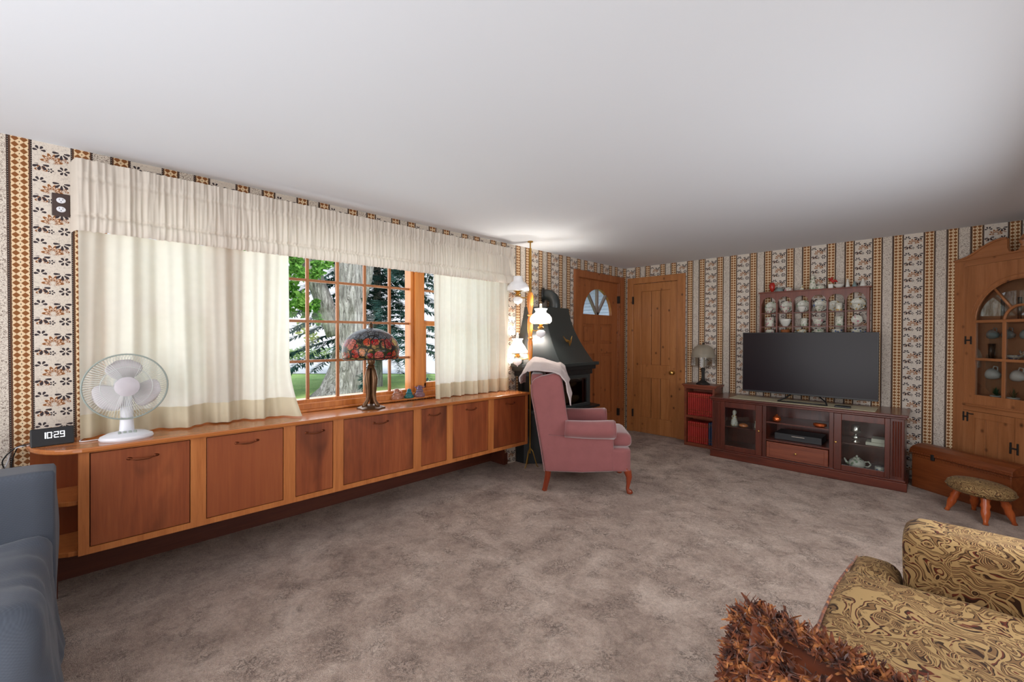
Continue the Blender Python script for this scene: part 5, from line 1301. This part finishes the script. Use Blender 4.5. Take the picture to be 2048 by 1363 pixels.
for k in range(760):
    t = random.random()*4; sd = int(t); f = (t-sd)*2-1
    x, y = [(f, -1), (1, f), (f, 1), (-1, f)][sd]; o2 = [(0, -1), (1, 0), (0, 1), (-1, 0)][sd]
    ruff((x*HWX, y*HWY, 0.0), o2, 11)
for k in range(300):     # ruffled rows across the front
    x = random.uniform(-0.2, 0.22); y = random.choice((0.085, 0.03, -0.05))+0.012*random.gauss(0, 1)+0.015*math.sin(x*19)
    ruff((x, y, 0.062*(1-(x/0.24)**2)**0.5), (0, -0.4), 8)
o_ = q.build('fringe', M['fringe'], pl); o_['kind'] = 'stuff'

# ------------------------------------------------------------------ blue sofa
bs = thing('blue_sofa', 'slate blue slipcovered armless sofa at the left edge beside the cabinet', 'sofa', (0.8, -1.0, 0))
q = B(); q.rbox(0.345, 0.55, -2.0, -0.072, 0.12, 0.775, 0.03, 20, amp=0.012, sc=3); q.build('backrest', M['blue'], bs, w=True, smooth='all')
def wr(vs):
    out = []
    for x, y, z in vs:
        p = Vector((x*2.2, y*7, z*3)); n = noise.noise(p)*0.024+noise.noise(Vector((x*13+z*4, y*5, z*5)))*0.017
        dy = 0.0
        if y > -0.3: dy = (0.52-z)*0.13*min(1, (y+0.3)/0.2)
        out.append((x+(0.02*math.sin(y*22)*(0.5-z) if x > 1.1 else 0)+n*0.4, y+dy+(n if y > -0.25 else 0), z+n*0.6))
    return out
q = B(); q.rbox(0.50, 1.25, -2.0, -0.10, 0.03, 0.505, 0.06, 34, crown=0.0); q.v = wr(q.v); q.build('seat', M['blue'], bs, w=True, smooth='all')

# ------------------------------------------------------------------ outdoors
GZ = -0.25
def mfix(name, fn):
    t = NT(name); return fn(t)
def lawn_mat():
    t = NT('lawn'); P = t.pos('world'); f, _ = t.noise(P, 0.5, 4, 0.6); g, _ = t.noise(P, 18, 3, 0.7)
    col = t.ramp(f*0.6+g*0.4, [(0.35, c(112, 150, 78)), (0.5, c(150, 184, 98)), (0.65, c(190, 208, 132))]); return t.done(t.bsdf(col, 0.9, 0, t.bump(g, 0.6, 0.05)))
b = B(); b.box(-60, -0.16, -20, 80, GZ-0.05, GZ); struct(b.build('ground', lawn_mat()))
road = plain('pale_asphalt', c(206, 206, 206), 0.9, var=0.05, scale=2)
b = B(); b.add([(-42.0, -20, GZ+0.02), (-60, -20, GZ+0.02), (-60, 80, GZ+0.02), (20, 80, GZ+0.02), (20, 42.0, GZ+0.02)], [(0, 1, 2, 3, 4)]); rd = struct(b.build('road', road))
def bark():
    t = NT('bark'); P = t.pos('Object'); m = t.mapping(P, (4, 4, 0.7)); f, _ = t.noise(m, 3.2, 5, 0.7, 1.2); g, _ = t.noise(t.mapping(P, (1, 1, 0.3)), 2, 2)
    col = t.ramp(f, [(0.34, c(84, 80, 78)), (0.48, c(158, 154, 152)), (0.64, c(206, 203, 202))]); col = t.mix(((g-0.5)*5).max(0).min(1.0)*0.5, col, c(96, 104, 74))
    return t.done(t.bsdf(col, 0.95, 0, t.bump(f, 1.0, 0.12)))
M['bark'] = bark()
def leafmat(name, a, b_, d_):
    t = NT(name); f, _ = t.noise(t.pos('Object'), 1.8, 2); g, _ = t.noise(t.pos('Object'), 25, 1)
    col = t.ramp(f*0.5+g*0.5, [(0.35, a), (0.5, b_), (0.65, d_)])
    di = t.n('BsdfDiffuse'); t.put(di.inputs[0], col); tr = t.n('BsdfTranslucent'); t.put(tr.inputs[0], col); mx = t.n('MixShader'); mx.inputs[0].default_value = 0.4
    t.t.links.new(di.outputs[0], mx.inputs[1]); t.t.links.new(tr.outputs[0], mx.inputs[2]); return t.done(mx.outputs[0])
def trunk_mesh(pts, rads, n=22, amp=0.10):
    q = B(); q.tube(pts, rads, n); out = []
    for v in q.v:
        v = Vector(v); out.append(v+Vector((noise.noise(v*2.2), noise.noise(v*2.2+Vector((9, 0, 0))), 0))*amp)
    q.v = out; return q
tr = thing('big_maple_tree', 'huge old forked maple tree with pale ridged bark on the lawn outside', 'tree', (-7.3, 4.7, GZ))
q = trunk_mesh([(-0.05, -0.1, -0.1), (-0.03, -0.05, 0.2), (0.02, 0.05, 0.8), (0.0, 0.1, 1.6), (-0.02, 0.1, 2.4), (-0.05, 0.12, 3.2), (0.0, 0.2, 4.4)], [0.86, 0.60, 0.42, 0.37, 0.37, 0.36, 0.3]); q.build('trunk', M['bark'], tr, smooth='all')
for pts, rr in [([(-0.1, -0.25, 1.6), (-0.25, -0.45, 2.4), (-0.4, -0.75, 3.4), (-0.5, -1.2, 4.8), (-0.4, -1.8, 6.5)], [0.2, 0.2, 0.19, 0.18, 0.14]),
                ([(0.05, 0.25, 2.3), (0.1, 0.42, 3.0), (0.1, 0.55, 3.8), (0.2, 0.8, 6.0)], [0.2, 0.2, 0.18, 0.14])]:
    q = trunk_mesh(pts, rr, 16, 0.05); q.build('limb', M['bark'], tr, smooth='all')
def leaf_cloud(q, centers, n, size):
    for _ in range(n):
        cx, cy, cz, r = random.choice(centers)
        d = Vector((random.gauss(0, 1), random.gauss(0, 1), random.gauss(0, 1))).normalized()*r*random.random()**0.5
        p = Vector((cx, cy, cz))+d; a = Vector((random.gauss(0, 1), random.gauss(0, 1), random.gauss(0, 0.6))).normalized(); e = a.cross(Vector((random.gauss(0, 1), random.gauss(0, 1), random.gauss(0, 1)))).normalized()
        s = size*random.uniform(0.6, 1.3)
        q.add([p-a*s, p+e*s*0.6, p+a*s, p-e*s*0.6], [(0, 1, 2, 3)])
q = B(); cl = []
random.seed(11)
for (cx, cy, cz, r) in [(0.6, -2.0, 3.1, 0.5), (0.5, -1.6, 2.5, 0.45), (0.8, -1.35, 2.9, 0.4), (0.3, -2.6, 3.8, 0.7), (0.3, -1.4, 4.1, 0.55), (0.2, -1.9, 2.0, 0.28), (0.5, -1.15, 2.2, 0.25), (0, 2.8, 4.3, 0.5), (-0.5, 3.2, 3.9, 0.4)]:
    for k in range(12): cl.append((cx+random.gauss(0, r*0.8), cy+random.gauss(0, r*0.8), cz+random.gauss(0, r*0.7), r*0.33))
leaf_cloud(q, cl, 5200, 0.065); o_ = q.build('foliage', leafmat('maple_leaves', c(66, 116, 50), c(112, 164, 76), c(168, 204, 112)), tr); o_['kind'] = 'stuff'
def spruce(x, y, H, R, label, n=70, seed=3):
    random.seed(seed)
    t = thing('spruce_tree', label, 'tree', (x, y, GZ)); q = B(); q.cyl((0, 0, 0), (0, 0, H), 0.16, 0.03, 10); q.build('trunk', M['bark'], t)
    q = B()
    for k in range(n):
        z = 0.9+(H-1.0)*(k/n)**0.9; L = R*(1-(z/H)**1.1)+0.3; a = k*2.39996
        pr = None
        for j in range(15):
            s = j/14; px_ = math.cos(a)*L*s; py_ = math.sin(a)*L*s; pz_ = z-0.55*L*s*s*0.6+0.08*math.sin(s*5)+0.10*L*s
            if pr:
                p = Vector((px_, py_, pz_)); q.tube([pr, p], 0.012*(1.2-s), 3, cap=False)
                for m in range(20):
                    o1 = pr.lerp(p, random.random()); sd = Vector((-math.sin(a), math.cos(a), 0))*random.choice((-1, 1)); tip = o1+sd*random.uniform(0.12, 0.38)*(1.2-s*0.5)+Vector((math.cos(a), math.sin(a), 0))*0.10+Vector((0, 0, random.uniform(-0.16, 0.02)))
                    w_ = Vector((0, 0, 1)).cross(tip-o1).normalized()*0.022
                    q.add([o1-w_*0.6, o1+w_*0.6, (o1+tip)/2+w_+Vector((0, 0, -.01)), tip, (o1+tip)/2-w_], [(0, 1, 2, 3, 4)])
            pr = Vector((px_, py_, pz_))
    o_ = q.build('needles', leafmat('spruce_needles_%d' % seed, c(34, 62, 62), c(58, 92, 88), c(104, 134, 126)), t); o_['kind'] = 'stuff'
spruce(-9.3, 6.6, 9.0, 3.7, 'tall blue green spruce behind the forked maple outside the window', 150)
q_t = thing('small_garden_tree', 'small yellow green tree on the far lawn left of the maple', 'tree', (-17.0, 5.2, GZ))
q = B(); q.tube([(0, 0, 0), (0.05, 0, 0.8), (0.1, 0.1, 1.6)], [0.08, 0.06, 0.04], 8); q.build('trunk', M['bark'], q_t)
random.seed(5); q = B(); leaf_cloud(q, [(random.gauss(0, 0.9), random.gauss(0, 0.9), 1.9+random.gauss(0, 0.45), 0.35) for _ in range(22)], 2600, 0.07); o_ = q.build('foliage', leafmat('yellow_green_leaves', c(112, 136, 52), c(160, 172, 84), c(206, 206, 120)), q_t); o_['kind'] = 'stuff'
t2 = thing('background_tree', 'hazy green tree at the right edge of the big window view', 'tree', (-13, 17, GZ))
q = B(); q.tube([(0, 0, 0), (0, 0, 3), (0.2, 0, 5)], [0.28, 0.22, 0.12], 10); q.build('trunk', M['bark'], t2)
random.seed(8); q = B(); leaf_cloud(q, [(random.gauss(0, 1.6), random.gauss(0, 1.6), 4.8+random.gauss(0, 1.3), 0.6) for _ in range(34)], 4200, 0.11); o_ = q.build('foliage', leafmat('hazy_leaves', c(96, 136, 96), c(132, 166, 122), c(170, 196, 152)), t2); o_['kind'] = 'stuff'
random.seed(9)
# hedge far left and pale house far right
q = B(); leaf_cloud(q, [(-26+random.gauss(0, 0.3), 3+k*0.4, GZ+0.4, 0.45) for k in range(30)], 3000, 0.09); tag(q.build('hedge', leafmat('hedge_leaves', c(96, 130, 84), c(140, 166, 110), c(176, 190, 140))), 'low distant hedge beyond the pale road outside', 'hedge')
hs = thing('neighbour_house', 'pale blue clapboard house seen beyond the spruce outside', 'house', (-12, 24, GZ))
siding = plain('pale_blue_siding', c(176, 190, 206), 0.8)
q = B(); q.box(-18, -7, 22, 30, GZ, 4.2); q.build('wall', siding, hs, w=True)
q = B()
for k in range(22): q.box(-18, -7, 21.97, 22.0, GZ+k*0.2, GZ+k*0.2+0.17)
o_ = q.build('clapboards', siding, hs, w=True); o_['kind'] = 'stuff'
q = B(); q.prism([(21.5, 4.2), (26, 7.2), (30.5, 4.2)], -18.5, -6.5, 'x'); q.build('roof', plain('grey_shingle', c(110, 114, 122), 0.8), hs, w=True)
for xw in (-16.5, -13.5, -10.5, -8.2):
    q = B(); q.box(xw-0.5, xw+0.5, 21.9, 21.98, 1.0, 2.5); wf = q.build('window', plain('white_trim', c(230, 232, 236), 0.6), hs, w=True)
    q = B(); q.box(xw-0.4, xw+0.4, 21.88, 21.91, 1.1, 2.4); q.build('pane', M['screen'], wf, w=True)
fe = thing('picket_fence', 'white picket fence on the far side of the lawn', 'fence', (-11, 14.5, GZ))
pk = None
for k in range(46):
    x = -14+k*0.13
    if pk is None:
        q = B(); q.prism([(-0.045, 0), (0.045, 0), (0.045, 1.0), (0, 1.08), (-0.045, 1.0)], 0, 0.02, 'y'); pk = q.build('picket', plain('fence_white', c(232, 234, 236), 0.7), fe); pk.location = (x+11, 0, 0)
    else:
        o_ = pk.copy(); C.objects.link(o_); o_.location = (x+11, 0, 0)
q = B(); q.box(-3.1, 3.0, 0.02, 0.05, 0.25, 0.32); q.box(-3.1, 3.0, 0.02, 0.05, 0.75, 0.82); q.build('rail', pk.data.materials[0], fe)
